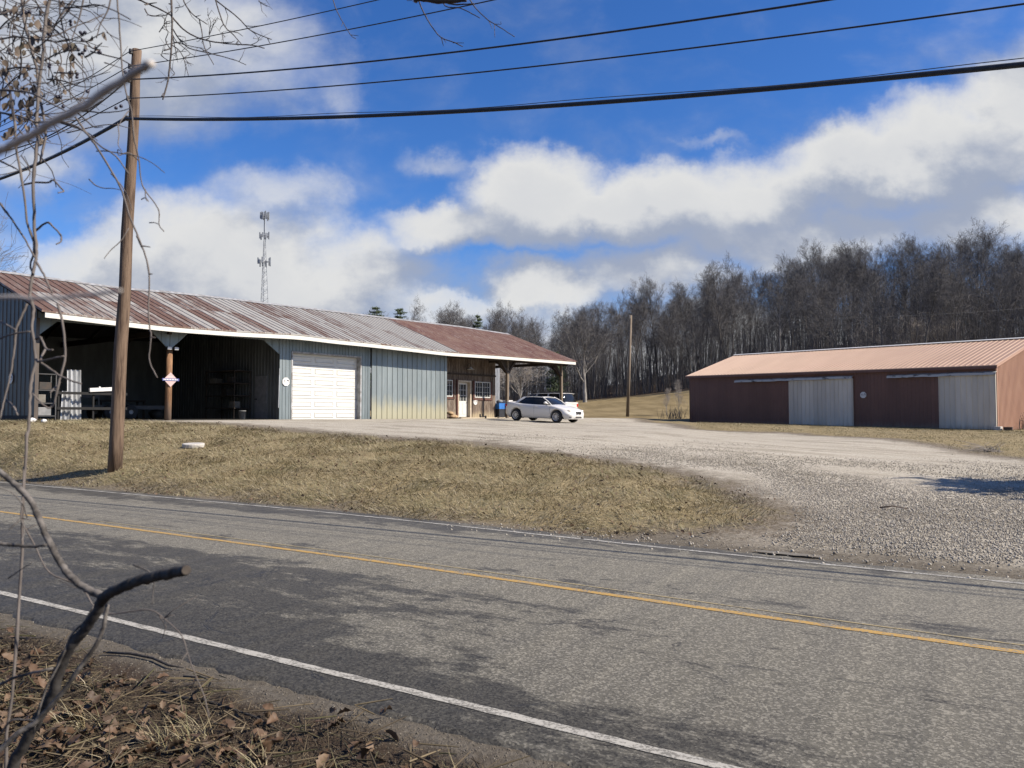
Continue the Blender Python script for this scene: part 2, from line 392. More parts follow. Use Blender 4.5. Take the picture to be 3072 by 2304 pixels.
# ------------------------------------------------------------------ terrain height
RD = np.array([.852, -.524]); RN = np.array([.524, .852])       # along the road (rightwards), across it (away)
YP = np.array([  # yard levels X, Y, z
 (-17,27,1.45),(-13,31.5,1.45),(-9.5,36.5,1.46),(-6,41,1.45),(-2.5,46,1.45),(0.5,50,1.47),(4.6,54,1.45),(-20,40,1.5),(-10,60,1.5),
 (.25,43.5,1.335),(2.4,41.8,1.23),(-3,33,1.36),(3,33,1.1),(14,60.4,1.04),(18,54.5,1.0),(23,48.2,.92),(27,42.7,.82),(33,36,.7),(30,60,1.3),
 (12,30,.82),(16,22,.66),(6,72,1.45),(16,75,1.45),(9,62,1.40),(8,48,1.15),(-30,25,1.4),(-45,20,1.3)])
def sst(a): a = np.clip(a, 0, 1); return a*a*(3-2*a)
def gz(X, Y):
    X = np.asarray(X, float); Y = np.asarray(Y, float); sh = X.shape
    x = X.ravel(); y = Y.ravel()
    d2 = (x[:, None]-YP[None, :, 0])**2 + (y[:, None]-YP[None, :, 1])**2
    wgt = 1/(d2+.35)**1.7; zy = (wgt*YP[None, :, 2]).sum(1)/wgt.sum(1)
    p = RN[0]*x+RN[1]*y
    a = np.where(y > 1, x/np.maximum(y, 1), np.sign(x)*1.2); a = np.clip(a, -1.2, 1.2)
    wd = np.interp(a, [-.62, -.5, -.3, 0, .4, .67, 1.2], [4.6, 7.6, 11, 15, 24, 32, 36])
    q = np.clip((p-10.0)/wd, 0, 1); S = 1-(1-q)**2
    S = S*sst((p-9.8)/1.2)
    z = zy*S
    # field and wooded hill beyond
    Df = np.interp(a, [-1.2, -.3, .05, .23, .42, .67, 1.2], [120, 130, 128, 118, 92, 86, 90])
    Zf = np.interp(a, [-1.2, -.3, .02, .10, .23, .42, .67, 1.2], [1.6, 1.6, 3.2, 4.2, 5.9, 5.6, 5.0, 5.0])
    Hc = np.interp(a, [-1.2, -.3, 0, .10, .23, .42, .67, 1.2], [3.8, 4.6, 6.4, 8.4, 12.5, 17.0, 18.0, 19])
    r = np.maximum(y, 0)
    f1 = sst((r-62)/(Df-62)*.75+.0)/sst(np.array(.75)) ; f1 = np.clip(f1, 0, 1)
    z = np.where(r > 62, z+(Zf-z)*f1, z)
    f2 = sst((r-Df)/85); z = z+(Hc-Zf)*f2*(r > Df)
    # near verge
    z = z + np.where(p < 3.3, -.05*sst((3.3-p)/.5)+.10*sst((2.9-p)/2.5), 0)
    return z.reshape(sh)
def gzp(x, y): return float(gz(np.array([x]), np.array([y]))[0])
def hit(px, py):                         # where the view ray meets the ground
    r = ray(px, py); k = np.arange(1, 200, .05)
    X = r.x*k; Y = r.y*k; Z = CAMH+r.z*k
    g = gz(X, Y); i = np.argmax(Z <= g)
    return Vector((X[i], Y[i], g[i]))
def pts_hit(L, k=3072/2212): return [hit(a*k, b*k).to_2d() for a, b in L]
def sdist(X, Y, poly):                   # signed distance to polygon, positive inside
    P = np.array([(p[0], p[1]) for p in poly]); n = len(P); d = np.full(X.shape, 1e9); ins = np.zeros(X.shape, bool)
    for i in range(n):
        x1, y1 = P[i]; x2, y2 = P[(i+1) % n]; ex, ey = x2-x1, y2-y1
        t = np.clip(((X-x1)*ex+(Y-y1)*ey)/(ex*ex+ey*ey+1e-12), 0, 1)
        d = np.minimum(d, np.hypot(X-x1-t*ex, Y-y1-t*ey))
        c = ((y1 > Y) != (y2 > Y)) & (X < ex*(Y-y1)/(ey+1e-12)+x1); ins ^= c
    return np.where(ins, d, -d)
def p_yel(t): return 6.56+.18*sst(t/7)
def p_far(t): return 9.3+.42*sst(t/11)
# grass bank: back edge traced from where it meets the gravel
back = pts_hit([(-60,905),(200,908),(330,911),(440,915),(620,931),(800,946),(1000,957),(1150,977),(1300,993),(1450,1023),(1560,1057),(1640,1090),(1680,1112)])
def rp(t, p): return Vector((float(-RD[0]*t+RN[0]*p), float(-RD[1]*t+RN[1]*p)))
tip = pts_hit([(1640,1132),(1500,1143)])
front = [rp(t, float(p_far(t))+.35) for t in (4.6, 7, 10, 14, 20, 28, 45)]
GRASS = back + tip + front + [Vector((-45, 33))]
GR2 = pts_hit([(1395,908),(1500,927),(1700,935),(1900,947),(2040,963),(2150,984),(2300,1000)]) + [Vector((34, 22)), Vector((60, 20)), Vector((60, 75)), Vector((13.9, 64)), Vector((9.5, 60))]
LOT = [Vector((-17, 27)), Vector((4.4, 55)), Vector((10, 62)), Vector((-5, 66)), Vector((-26, 36))]

# ------------------------------------------------------------------ ground sheet
def build_ground():
    az = np.concatenate([np.linspace(-math.pi, -R(50), 60, endpoint=False), np.linspace(-R(50), R(50), 620, endpoint=False), np.linspace(R(50), math.pi, 60, endpoint=False)])
    rr = np.concatenate([np.geomspace(.6, 60, 300, endpoint=False), np.geomspace(60, 900, 70)])
    na, nr = len(az), len(rr)
    A, Q = np.meshgrid(az, rr); X = Q*np.sin(A); Y = Q*np.cos(A)
    Z = gz(X, Y)
    g = np.maximum(sdist(X, Y, GRASS), sdist(X, Y, GR2))
    p = RN[0]*X+RN[1]*Y; t = -(RD[0]*X+RD[1]*Y)
    inlot = sdist(X, Y, LOT)
    # natural unevenness
    def fb(s, seed):
        r = np.random.default_rng(seed); o = 0
        for k in range(10):
            a = r.uniform(0, 6.28); f = s*r.uniform(.6, 1.8); o = o+np.sin(X*f*math.cos(a)+Y*f*math.sin(a)+r.uniform(0, 6.28))
        return o/10
    far_ok = sst((p-p_far(t)-.3)/1.0)
    Z = Z + far_ok*np.where(inlot > -1, 0, 1)*(fb(3.5, 1)*.05*(g > 0)+fb(1.1, 2)*.035)*(Q < 90)
    Z = Z + (p < 3.0)*sst((3.0-p)/.6)*(fb(5, 3)*.06+fb(14, 4)*.02)
    Z = Z + (Q > 95)*fb(.12, 5)*.8
    V = np.stack([X, Y, Z], -1).reshape(-1, 3)
    i = np.arange(nr-1)[:, None]*na; j = np.arange(na)[None, :]; j2 = (j+1) % na
    F = np.stack([i+j, i+j2, i+na+j2, i+na+j], -1).reshape(-1, 4)
    c = len(V); V = np.vstack([V, [[0, 0, float(gz(np.array([0.]), np.array([0.]))[0])]]])
    kgrass = g.ravel(); kgrass = np.append(kgrass, -5)
    field = np.where(X > 5.5, (Y-60.5)/2.5, np.where(Y > 66, (Y-66)/4, -5)).ravel(); field = np.append(field, -5)
    a_ = X/np.maximum(Y, 1); Df = np.interp(a_, [-1.2, -.3, .05, .23, .42, .67, 1.2], [120, 130, 128, 118, 92, 86, 90])
    wood = np.where(Y > 20, (Y-Df+4)/4, -5); wood = np.append(wood.ravel(), -5)
    verge = np.append((3.35-p).ravel(), 3)
    pf = np.append((p-p_far(t)).ravel(), -9)
    lot = np.append(inlot.ravel(), -9)
    m = bpy.data.materials.new('ground'); m.use_nodes = True; n = NT(m.node_tree); b = n.n['Principled BSDF']
    gc = n.node('ShaderNodeNewGeometry').outputs['Position']
    px = n.node('ShaderNodeMapping'); px.vector_type = 'POINT'; n.l.new(gc, px.inputs[0]); px.inputs['Rotation'].default_value = (0, 0, math.atan2(.524, .852)); rc = px.outputs[0]
    nl = n.noise(gc, .9, 6, .65); nm = n.noise(gc, 4, 6, .65); nf = n.noise(gc, 22, 5, .7); nff = n.noise(gc, 70, 3, .7)
    st = n.noise(n.scale(gc, (3, 9, 3)), 2.2, 6, .7)
    vg = n.voro(gc, 30, out='Color'); vs = n.sep(vg)[0]
    # gravel
    grav = n.mix(n.ss(nf, .3, .7), (.20, .182, .145), (.40, .366, .30))
    grav = n.mix(n.math('MULTIPLY', vs, .55), grav, (.50, .455, .375))
    grav = n.mix(n.ss(nl, .56, .72), grav, n.mix(nf, (.12, .105, .075), (.27, .24, .18)))
    tr_ = n.noise(n.scale(rc, (.25, 1.1, 1)), 1.1, 6, .65)
    grav = n.mix(n.math('MULTIPLY', n.ss(tr_, .48, .66), .55), grav, (.155, .13, .09)); grav = n.mix(n.math('MULTIPLY', n.ss(tr_, .46, .34), .45), grav, (.46, .42, .35))
    # straw grass
    gr = n.mix(n.ss(st, .35, .65), (.10, .078, .036), (.27, .215, .115))
    gr = n.mix(n.ss(nf, .4, .75), gr, (.36, .29, .17))
    gr = n.mix(n.math('MULTIPLY', n.ss(nl, .5, .68), .5), gr, (.085, .082, .033))
    gr = n.mix(n.math('MULTIPLY', n.ss(nm, .55, .75), .7), gr, (.07, .05, .03))
    # bare mud
    mud = n.mix(nf, (.05, .037, .024), (.125, .098, .066)); mud = n.mix(n.math('MULTIPLY', vs, .35), mud, (.4, .36, .29))
    fld = n.mix(n.ss(n.noise(n.scale(gc, (1, .35, 1)), .5, 6, .6), .35, .65), (.17, .125, .06), (.275, .21, .11)); fld = n.mix(n.math('MULTIPLY', nf, .5), fld, (.12, .10, .045))
    wd = n.mix(nm, (.035, .024, .016), (.085, .056, .036))
    lit_ = n.mix(nf, (.02, .014, .010), (.065, .046, .031)); lit_ = n.mix(n.ss(nff, .6, .75), lit_, (.17, .12, .075))
    sho = n.mix(nff, (.04, .034, .026), (.125, .108, .083)); sho = n.mix(n.math('MULTIPLY', vs, .25), sho, (.2, .18, .15))
    jit = n.math('MULTIPLY', n.math('SUBTRACT', n.math('ADD', n.math('MULTIPLY', nm, .6), n.math('MULTIPLY', nl, .4)), .5), 3.4)
    kg = n.math('ADD', n.attr('kgrass'), jit)
    col = n.mix(n.ss(kg, -1.3, -.1), grav, mud); col = n.mix(n.ss(kg, -.2, .8), col, gr)
    # apron by the road: damp silt
    ap = n.math('ADD', n.attr('pf'), n.math('MULTIPLY', jit, .55)); sil = n.mix(nf, (.055, .045, .033), (.125, .106, .078)); sil = n.mix(n.math('MULTIPLY', vs, .22), sil, (.33, .30, .24))
    apm = n.math('MULTIPLY', n.math('SUBTRACT', 1.0, n.ss(ap, .55, 1.55)), n.math('SUBTRACT', 1.0, n.ss(n.attr('kgrass'), -.3, .3)))
    col = n.mix(apm, col, sil)
    dirt = n.mix(nf, (.10, .08, .055), (.17, .14, .10)); col = n.mix(n.ss(n.attr('lot'), -.3, .6), col, dirt)
    col = n.mix(n.ss(n.math('ADD', n.attr('field'), jit), 0, 1.5), col, fld)
    col = n.mix(n.ss(n.math('ADD', n.attr('wood'), n.math('MULTIPLY', jit, .4)), 0, 1), col, wd)
    ve = n.math('ADD', n.attr('verge'), n.math('MULTIPLY', jit, .16))
    col = n.mix(n.ss(ve, -.3, -.05), col, sho); col = n.mix(n.ss(ve, .06, .30), col, lit_)
    n.l.new(col, b.inputs['Base Color']); b.inputs['Roughness'].default_value = .95; b.inputs['Specular IOR Level'].default_value = .2
    hh = n.math('ADD', n.math('MULTIPLY', vs, .7), n.math('MULTIPLY', nf, 1.0))
    n.l.new(n.bump(hh, .7, .035), b.inputs['Normal'])
    F3 = np.stack([np.full(na, c), np.arange(na), (np.arange(na)+1) % na, (np.arange(na)+1) % na], -1)
    o = np_mesh('ground', V, F, m, dict(kgrass=kgrass, field=field, wood=wood, verge=verge, pf=pf, lot=lot), smooth=True)
    return tag(o, kind='structure')
build_ground()

# ------------------------------------------------------------------ road (local x rightwards, local y across)
RA = math.atan2(RD[1], RD[0])
def road_strip(name, m, f0, f1, z, x0=-170, x1=170, thick=0, kind='structure', ragged=0.0, sub=1):
    xs = np.concatenate([np.arange(x0, -45, 2.0), np.arange(-45, 12, .12), np.arange(12, x1, 2.0)]); xs = xs[(xs >= x0) & (xs <= x1)]
    a = np.array([f0(-x) for x in xs]); b = np.array([f1(-x) for x in xs])
    if ragged: a = a+rng.uniform(-ragged, ragged, len(xs)); b = b+rng.uniform(-ragged, ragged, len(xs))
    n = len(xs); rows = [np.stack([xs, a+(b-a)*k/sub, np.full(n, z)], -1) for k in range(sub+1)]
    if thick:
        lo = rows[0].copy(); lo[:, 2] -= thick; lo[:, 1] -= .03; hi = rows[-1].copy(); hi[:, 2] -= thick; hi[:, 1] += .03; rows = [lo]+rows+[hi]
    V = np.concatenate(rows); k = len(rows); i = np.arange(k-1)[:, None]*n; j = np.arange(n-1)[None, :]
    F = np.stack([i+j, i+j+1, i+n+j+1, i+n+j], -1).reshape(-1, 4)
    o = np_mesh(name, V, F, m); o.rotation_euler = (0, 0, RA); return tag(o, kind=kind)
def road_mat():
    m = bpy.data.materials.new('asphalt'); m.use_nodes = True; t = NT(m.node_tree); b = t.n['Principled BSDF']
    oc = t.node('ShaderNodeTexCoord').outputs['Object']; x, y, z = t.sep(oc)
    v1 = t.sep(t.voro(oc, 75))[0]; nf = t.noise(oc, 60, 4, .7); nm = t.noise(t.scale(oc, (1, 2, 1)), 3, 5, .6); nb = t.noise(t.scale(oc, (.35, 1, 1)), .7, 5, .6)
    c = t.mix(nf, (.062, .058, .046), (.150, .140, .114))
    c = t.mix(t.math('MULTIPLY', t.ss(v1, .55, .95), .55), c, (.35, .325, .265))
    c = t.mix(t.math('MULTIPLY', t.ss(v1, .30, .02), .6), c, (.045, .043, .04))
    c = t.mix(t.math('MULTIPLY', nb, .35), c, (.155, .145, .118))
    # wheel tracks worn paler
    # damp patches, streaked along the road
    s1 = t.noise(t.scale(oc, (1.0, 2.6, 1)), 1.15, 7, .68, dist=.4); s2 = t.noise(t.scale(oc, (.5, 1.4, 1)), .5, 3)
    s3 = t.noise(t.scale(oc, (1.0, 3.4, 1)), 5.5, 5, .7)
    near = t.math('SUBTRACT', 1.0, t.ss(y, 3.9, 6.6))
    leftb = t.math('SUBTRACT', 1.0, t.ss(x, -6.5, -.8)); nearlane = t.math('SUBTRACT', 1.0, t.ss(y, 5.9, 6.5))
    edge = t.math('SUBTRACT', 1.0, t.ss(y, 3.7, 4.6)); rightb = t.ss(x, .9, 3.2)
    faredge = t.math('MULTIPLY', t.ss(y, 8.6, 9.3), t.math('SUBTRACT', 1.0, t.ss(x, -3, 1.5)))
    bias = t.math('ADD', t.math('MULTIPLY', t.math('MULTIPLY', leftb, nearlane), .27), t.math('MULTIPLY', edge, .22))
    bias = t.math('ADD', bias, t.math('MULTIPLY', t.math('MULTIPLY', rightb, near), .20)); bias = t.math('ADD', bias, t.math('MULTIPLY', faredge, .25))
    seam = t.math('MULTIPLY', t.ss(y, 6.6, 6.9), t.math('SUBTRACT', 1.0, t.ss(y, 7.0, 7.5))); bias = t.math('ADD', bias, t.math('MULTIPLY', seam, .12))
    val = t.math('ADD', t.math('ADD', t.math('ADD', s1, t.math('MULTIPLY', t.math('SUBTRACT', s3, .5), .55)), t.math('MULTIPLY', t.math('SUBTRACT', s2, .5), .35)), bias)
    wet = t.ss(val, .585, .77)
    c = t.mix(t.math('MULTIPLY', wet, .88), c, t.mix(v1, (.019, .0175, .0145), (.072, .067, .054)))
    # cracks
    cr = t.voro(t.scale(oc, (.55, 1.1, 1)), 1.0, 'DISTANCE_TO_EDGE', 'Distance')
    crn = t.math('ADD', cr, t.math('MULTIPLY', t.math('SUBTRACT', nm, .5), .12))
    crack = t.math('MULTIPLY', t.math('SUBTRACT', 1.0, t.ss(t.math('ABSOLUTE', crn), .0, .010)), t.ss(s2, .5, .6))
    c = t.mix(t.math('MULTIPLY', crack, .8), c, (.03, .03, .03))
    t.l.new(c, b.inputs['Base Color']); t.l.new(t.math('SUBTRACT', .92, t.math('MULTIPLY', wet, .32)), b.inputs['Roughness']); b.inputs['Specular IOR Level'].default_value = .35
    t.l.new(t.bump(t.math('SUBTRACT', t.math('ADD', v1, nf), crack), .55, .006), b.inputs['Normal']); MATS['asphalt'] = m
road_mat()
def paint_mat(name, col, thr):
    m = bpy.data.materials.new(name); m.use_nodes = True; t = NT(m.node_tree); b = t.n['Principled BSDF']
    oc = t.node('ShaderNodeTexCoord').outputs['Object']
    n1 = t.noise(oc, 45, 4, .7); n2 = t.noise(t.scale(oc, (1, 3, 1)), 6, 5, .65)
    f = t.ss(t.math('ADD', t.math('MULTIPLY', n1, .6), t.math('MULTIPLY', n2, .4)), thr, thr+.08)
    c = t.mix(f, col, (.15, .142, .122)); t.l.new(c, b.inputs['Base Color']); b.inputs['Roughness'].default_value = .8
    t.l.new(t.bump(n1, .5, .004), b.inputs['Normal']); MATS[name] = m
paint_mat('line white', (.34, .325, .285), .475); paint_mat('line yellow', (.36, .22, .055), .50); paint_mat('line faint', (.27, .22, .12), .50)
paint_mat('line white thin', (.36, .35, .32), .46)
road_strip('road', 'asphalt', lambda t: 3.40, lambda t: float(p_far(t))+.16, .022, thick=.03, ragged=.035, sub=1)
road_strip('road_edge_line', 'line white', lambda t: 3.665, lambda t: 3.74, .026, ragged=.006)
road_strip('road_center_line', 'line yellow', lambda t: float(p_yel(t))-.045, lambda t: float(p_yel(t))+.04, .026, ragged=.004)
road_strip('road_old_line', 'line faint', lambda t: float(p_yel(t))+.19+.02*sst(-t/3), lambda t: float(p_yel(t))+.22+.02*sst(-t/3), .026, -12, 12)
road_strip('road_far_line', 'line white thin', lambda t: float(p_far(t))-.13, lambda t: float(p_far(t))-.06, .026, ragged=.01)

# shallow puddle in the dip between road and apron
pm = bpy.data.materials.new('puddle water'); pm.use_nodes = True; pb = pm.node_tree.nodes['Principled BSDF']; pb.inputs['Base Color'].default_value = (.16, .14, .10, 1); pb.inputs['Roughness'].default_value = .3; MATS['puddle water'] = pm
pd = MB(); N_ = 28; pc = rp(2.05, 9.70); rim = [(math.cos(k/N_*6.283)*(.42+.06*math.sin(3*k)), math.sin(k/N_*6.283)*(.085+.015*math.cos(2.3*k))) for k in range(N_)]
for k in range(N_): a, b = rim[k], rim[(k+1) % N_]; pd.poly([(0, 0, 0), (a[0], a[1], 0), (b[0], b[1], 0)])
tag(pd.build('puddle', 'puddle water', loc=(pc.x, pc.y, .024), rot=(0, 0, RA)), kind='structure')

# ------------------------------------------------------------------ siding and roofs
def siding(mb, s0, s1, zb, zt, n0=0.0, pitch=.38, rib=.05, depth=.022, axis='x', side=-1, back=.05, extra=()):
    """ribbed sheet along local x (or y) standing in z; ribs stick out towards side"""
    zbf = zb if callable(zb) else (lambda s: zb); ztf = zt if callable(zt) else (lambda s: zt)
    ss_ = []
    k = math.floor(s0/pitch)
    while k*pitch < s1:
        b = k*pitch
        for d, o in ((0, 0), (pitch-rib, 0), (pitch-rib*.75, 1), (pitch-rib*.25, 1), (pitch-.0005, 0)):
            if s0 < b+d < s1: ss_.append((b+d, o))
        k += 1
    ss_ = [(s0, 0)]+ss_+[(s1, 0)]
    for e in extra:
        if s0 < e < s1: ss_.append((e, 0))
    ss_.sort()
    P = lambda s, n, z: (s, n, z) if axis == 'x' else (n, s, z)
    i0 = len(mb.v)
    for s, o in ss_:
        nn = n0+side*o*depth
        mb.v.append(P(s, nn, zbf(s))); mb.v.append(P(s, nn, ztf(s)))
    for j in range(len(ss_)-1):
        a = i0+2*j; mb.f.append((a, a+2, a+3, a+1))
    # backing, so that the sheet has a thickness
    i1 = len(mb.v)
    for s, o in ss_:
        nn = n0-side*back
        mb.v.append(P(s, nn, zbf(s))); mb.v.append(P(s, nn, ztf(s)))
    for j in range(len(ss_)-1):
        a = i1+2*j; mb.f.append((a, a+1, a+3, a+2))
        mb.f.append((i0+2*j, i1+2*j, i1+2*j+2, i0+2*j+2)); mb.f.append((i0+2*j+1, i0+2*j+3, i1+2*j+3, i1+2*j+1))
    e = 2*(len(ss_)-1); mb.f.append((i0, i0+1, i1+1, i1)); mb.f.append((i0+e, i1+e, i1+e+1, i0+e+1))
    return mb
def roof_slope(mb, s0, s1, ze, zr, n_e, n_r, pitch=.35, rib=.04, h=.03, th=.05, steps=6, sag=.0):
    ss_ = [(s0, 0)]; k = math.floor(s0/pitch)
    while k*pitch < s1:
        b = k*pitch
        for d, o in ((0, 0), (rib*.3, 1), (rib*.7, 1), (rib, 0)):
            if s0 < b+d < s1: ss_.append((b+d, o))
        k += 1
    ss_.append((s1, 0)); m = steps+1; i0 = len(mb.v); n = len(ss_)
    for s, o in ss_:
        for q in range(m):
            f = q/steps; mb.v.append((s, n_e+(n_r-n_e)*f, ze(s)+(zr(s)-ze(s))*f+o*h-sag*math.sin(math.pi*f)))
    i1 = len(mb.v)
    for s, o in ss_:
        for q in range(m):
            f = q/steps; mb.v.append((s, n_e+(n_r-n_e)*f, ze(s)+(zr(s)-ze(s))*f-th-sag*math.sin(math.pi*f)))
    for j in range(n-1):
        for q in range(steps):
            a = i0+j*m+q; mb.f.append((a, a+m, a+m+1, a+1)); a = i1+j*m+q; mb.f.append((a, a+1, a+m+1, a+m))
    for q in range(steps):
        a, b = i0+q, i1+q; mb.f.append((a, a+1, b+1, b)); a, b = i0+(n-1)*m+q, i1+(n-1)*m+q; mb.f.append((a, b, b+1, a+1))
    for j in range(n-1):
        a, b = i0+j*m, i1+j*m; mb.f.append((a, b, b+m, a+m))
    return mb
def window(parent, s0, s1, z0, z1, n, cols, rows, mull=True, name='window', fm='white paint', w=.055):
    f = MB()
    for a in ((s0, s1, z1-w, z1), (s0, s1, z0, z0+w), (s0, s0+w, z0+w, z1-w), (s1-w, s1, z0+w, z1-w)): f.box(a[0], a[1], n-.05, n+.02, a[2], a[3])
    mid = (s0+s1)/2
    if mull: f.box(mid-w/2, mid+w/2, n-.045, n+.02, z0+w, z1-w)
    o = f.build(name, fm, parent)
    g = MB(); g.box(s0+w*.8, s1-w*.8, n-.005, n+.01, z0+w*.8, z1-w*.8); g.build('pane', 'window glass', o)
    gr = MB()
    halves = [(s0+w, mid-w/2), (mid+w/2, s1-w)] if mull else [(s0+w, s1-w)]
    for a, b in halves:
        for i in range(1, cols): c = a+(b-a)*i/cols; gr.box(c-.011, c+.011, n-.025, n-.006, z0+w, z1-w)
        for i in range(1, rows): c = z0+(z1-z0)*i/rows; gr.box(a, b, n-.022, n-.0065, c-.011, c+.011)
    gr.build('muntins', fm, o)
    return o
def octagon_sign(label, parent_local, s, n, z, r=.2, rz=0, group='white octagonal signs on the sheds'):
    """white octagon plate with a small mark: a curved bird-like stroke and lines of lettering"""
    T0 = thing('octagonal_sign', label, 'sign', group=group)
    mt = parent_local @ Vector((s, n, z)); T0.location = mt; T0.rotation_euler = (0, 0, rz)
    pl = [(r*math.cos(math.pi/8+k*math.pi/4), r*math.sin(math.pi/8+k*math.pi/4)) for k in range(8)]
    m = MB(); m.poly([(x, -.012, z) for x, z in pl]); m.poly([(x, .006, z) for x, z in pl][::-1])
    for k in range(8): a, b = pl[k], pl[(k+1) % 8]; m.quad((a[0], .006, a[1]), (b[0], .006, b[1]), (b[0], -.012, b[1]), (a[0], -.012, a[1]))
    m.build('plate', 'sign white', T0)
    k = MB()
    k.poly([(x*r, -.015, z*r) for x, z in ((.10,.22),(.34,.40),(.66,.42),(.78,.14),(.66,.02),(.60,.20),(.40,.20),(.28,.06))])
    k.poly([(x*r, -.015, z*r) for x, z in ((.62,.0),(.74,.0),(.86,-.16),(.78,-.2))])
    for a, b, c in ((-.62,-.12,.30),(-.70,-.2,.14),(-.60,-.10,-.0)): k.box(a*r, b*r, -.016, -.013, c*r, (c+.07)*r)
    for q in range(9): k.box((-.6+q*.14)*r, (-.6+q*.14+.09)*r, -.016, -.013, -.28*r, -.20*r)
    k.build('mark', 'sign ink', T0)
    return T0

# ------------------------------------------------------------------ long tin-roofed pole barn on the left
from mathutils import Matrix
BO = Vector((-16.6, 27.0, 0)); BA = math.atan2(.794, .608)
BM = Matrix.Translation(BO) @ Matrix.Rotation(BA, 4, 'Z')
def bl(s, n, z=0): return BM @ Vector((s, n, z))
barn = thing('pole_barn', 'long grey metal pole barn with rust-striped tin roof, open bays and white garage door', 'barn', BO, BA)
EV = [(-.3,5.38),(2.7,5.30),(4.7,5.25),(7.6,5.30),(11.0,5.43),(13.0,5.38),(15.5,5.37),(21.2,5.28),(26.1,5.37),(34.8,5.47)]
RG = [(-.3,7.56),(5.7,7.50),(8.0,7.62),(11.4,7.68),(15.6,7.72),(20.3,7.77),(29.5,7.87),(34.8,7.80)]
def smooth_i(L):
    xs = np.array([a for a, _ in L]); ys = np.array([b for _, b in L]); g = np.linspace(xs[0], xs[-1], 400); v = np.interp(g, xs, ys)
    k = np.hanning(31); k /= k.sum(); v = np.convolve(np.pad(v, 15, 'edge'), k, 'valid'); return lambda s: float(np.interp(s, g, v))
ze = smooth_i(EV); zr = smooth_i(RG)
m = MB(); roof_slope(m, 0, 22.2, ze, zr, -.04, 6.1); roof_slope(m, 0, 22.2, ze, zr, 12.24, 6.1); m.build('tin_roof', 'tin roof', barn)
m = MB(); roof_slope(m, 22.2, 34.78, lambda s: ze(s)+.012, lambda s: zr(s)+.012, -.05, 6.1, .17, .09, .022); roof_slope(m, 22.2, 34.78, ze, zr, 12.24, 6.1, .17, .09, .022)
tag(m.build('red_tin_roof', 'red tin roof', barn), 'redder rusted corrugated section at the far end of the roof')
m = MB()
for i in range(70):
    a = i*34.8/70; b = (i+1)*34.8/70
    za, zb_ = zr(a)+.05, zr(b)+.05
    m.quad((a, 5.80, za-.135), (b, 5.80, zb_-.135), (b, 6.1, zb_), (a, 6.1, za)); m.quad((a, 6.1, za), (b, 6.1, zb_), (b, 6.35, zb_-.06), (a, 6.35, za-.06))
m.build('ridge_cap', 'galvanised dull', barn)
for nn in (0.0, 12.2):
    m = MB()
    for i in range(58):
        a = .12+i*34.62/58; b = .12+(i+1)*34.62/58; i0 = len(m.v)
        for s in (a, b):
            for q, dz in ((-.02, -.055), (.02, -.055), (.02, -.24), (-.02, -.24)): m.v.append((s, nn+q, ze(s)+dz))
        for q in range(4): q2 = (q+1) % 4; m.f.append((i0+q, i0+q2, i0+4+q2, i0+4+q))
    for s in (.12, 34.74): z_ = ze(s); m.quad((s, nn-.02, z_-.24), (s, nn+.02, z_-.24), (s, nn+.02, z_-.055), (s, nn-.02, z_-.055))
    m.build('fascia', 'fascia paint', barn)
m = MB()
for n0, n1 in ((.06, 6.08), (12.14, 6.12)):
    for i in range(34): a = .05+i*34.68/34; b = a+34.68/34; m.quad((a, n0, ze(a)-.075), (b, n0, ze(b)-.075), (b, n1, zr(b)-.08), (a, n1, zr(a)-.08)); m.quad((a, n0, ze(a)-.10), (a, n1, zr(a)-.105), (b, n1, zr(b)-.105), (b, n0, ze(b)-.10))
m.build('shade_underlay', 'interior dark', barn)  # near-black sheet added below the tin, painting the underside's shade as colour
# rafters and purlins underneath
m = MB()
for i in range(18):
    s = .5+i*2.0
    if s > 34.4: s = 34.4
    for n0, n1 in ((.05, 6.08), (12.15, 6.12)):
        m.bar((s, n0, ze(s)-.16), (s, n1, zr(s)-.18), .06, .18)
for q in range(1, 7):
    n = q*.95
    for i in range(17):
        a, b = i*2.04, (i+1)*2.04; f = n/6.1
        m.bar((a+.05, n, ze(a)+(zr(a)-ze(a))*f-.1), (b, n, ze(b)+(zr(b)-ze(b))*f-.1), .08, .05)
m.build('rafters', 'dark wood', barn)
# front header with plywood-like brace triangles over the two open bays
def zbh(s):
    v = 5.13
    v = min(v, 4.52+max(0, s-.25)*.90)
    v = min(v, 4.36+abs(s-5.26)*.93)
    v = min(v, 4.52+max(0, 10.64-s)*.70)
    return v
top_f = lambda s: ze(s)+.20
m = MB(); siding(m, .24, 10.64, zbh, top_f, 1.0, .38, extra=(.92, 4.43, 5.26, 6.09, 9.77)); m.build('bay_header', 'steel siding', barn)
m = MB(); siding(m, 10.66, 11.32, 1.36, top_f, 1.0, .19, .025, .02); siding(m, 15.66, 16.30, 1.36, top_f, 1.0, .19, .025, .02); siding(m, 11.32, 15.66, 4.70, top_f, 1.0, .19, .025, .02)
m.build('garage_wall', 'steel siding', barn)
m = MB(); siding(m, 16.36, 22.22, 1.34, top_f, .93, .38, .045, .03); w_ = m.build('sliding_wall_panel', 'steel siding stained', barn); tag(w_, 'ribbed grey panel with a yellow splash stain along its foot')
m = MB(); siding(m, 1.0, 2.46, 1.3, lambda s: ze(22.2)+.2, 22.17, .38, axis='y', side=1); m.build('return_wall', 'steel siding', barn)
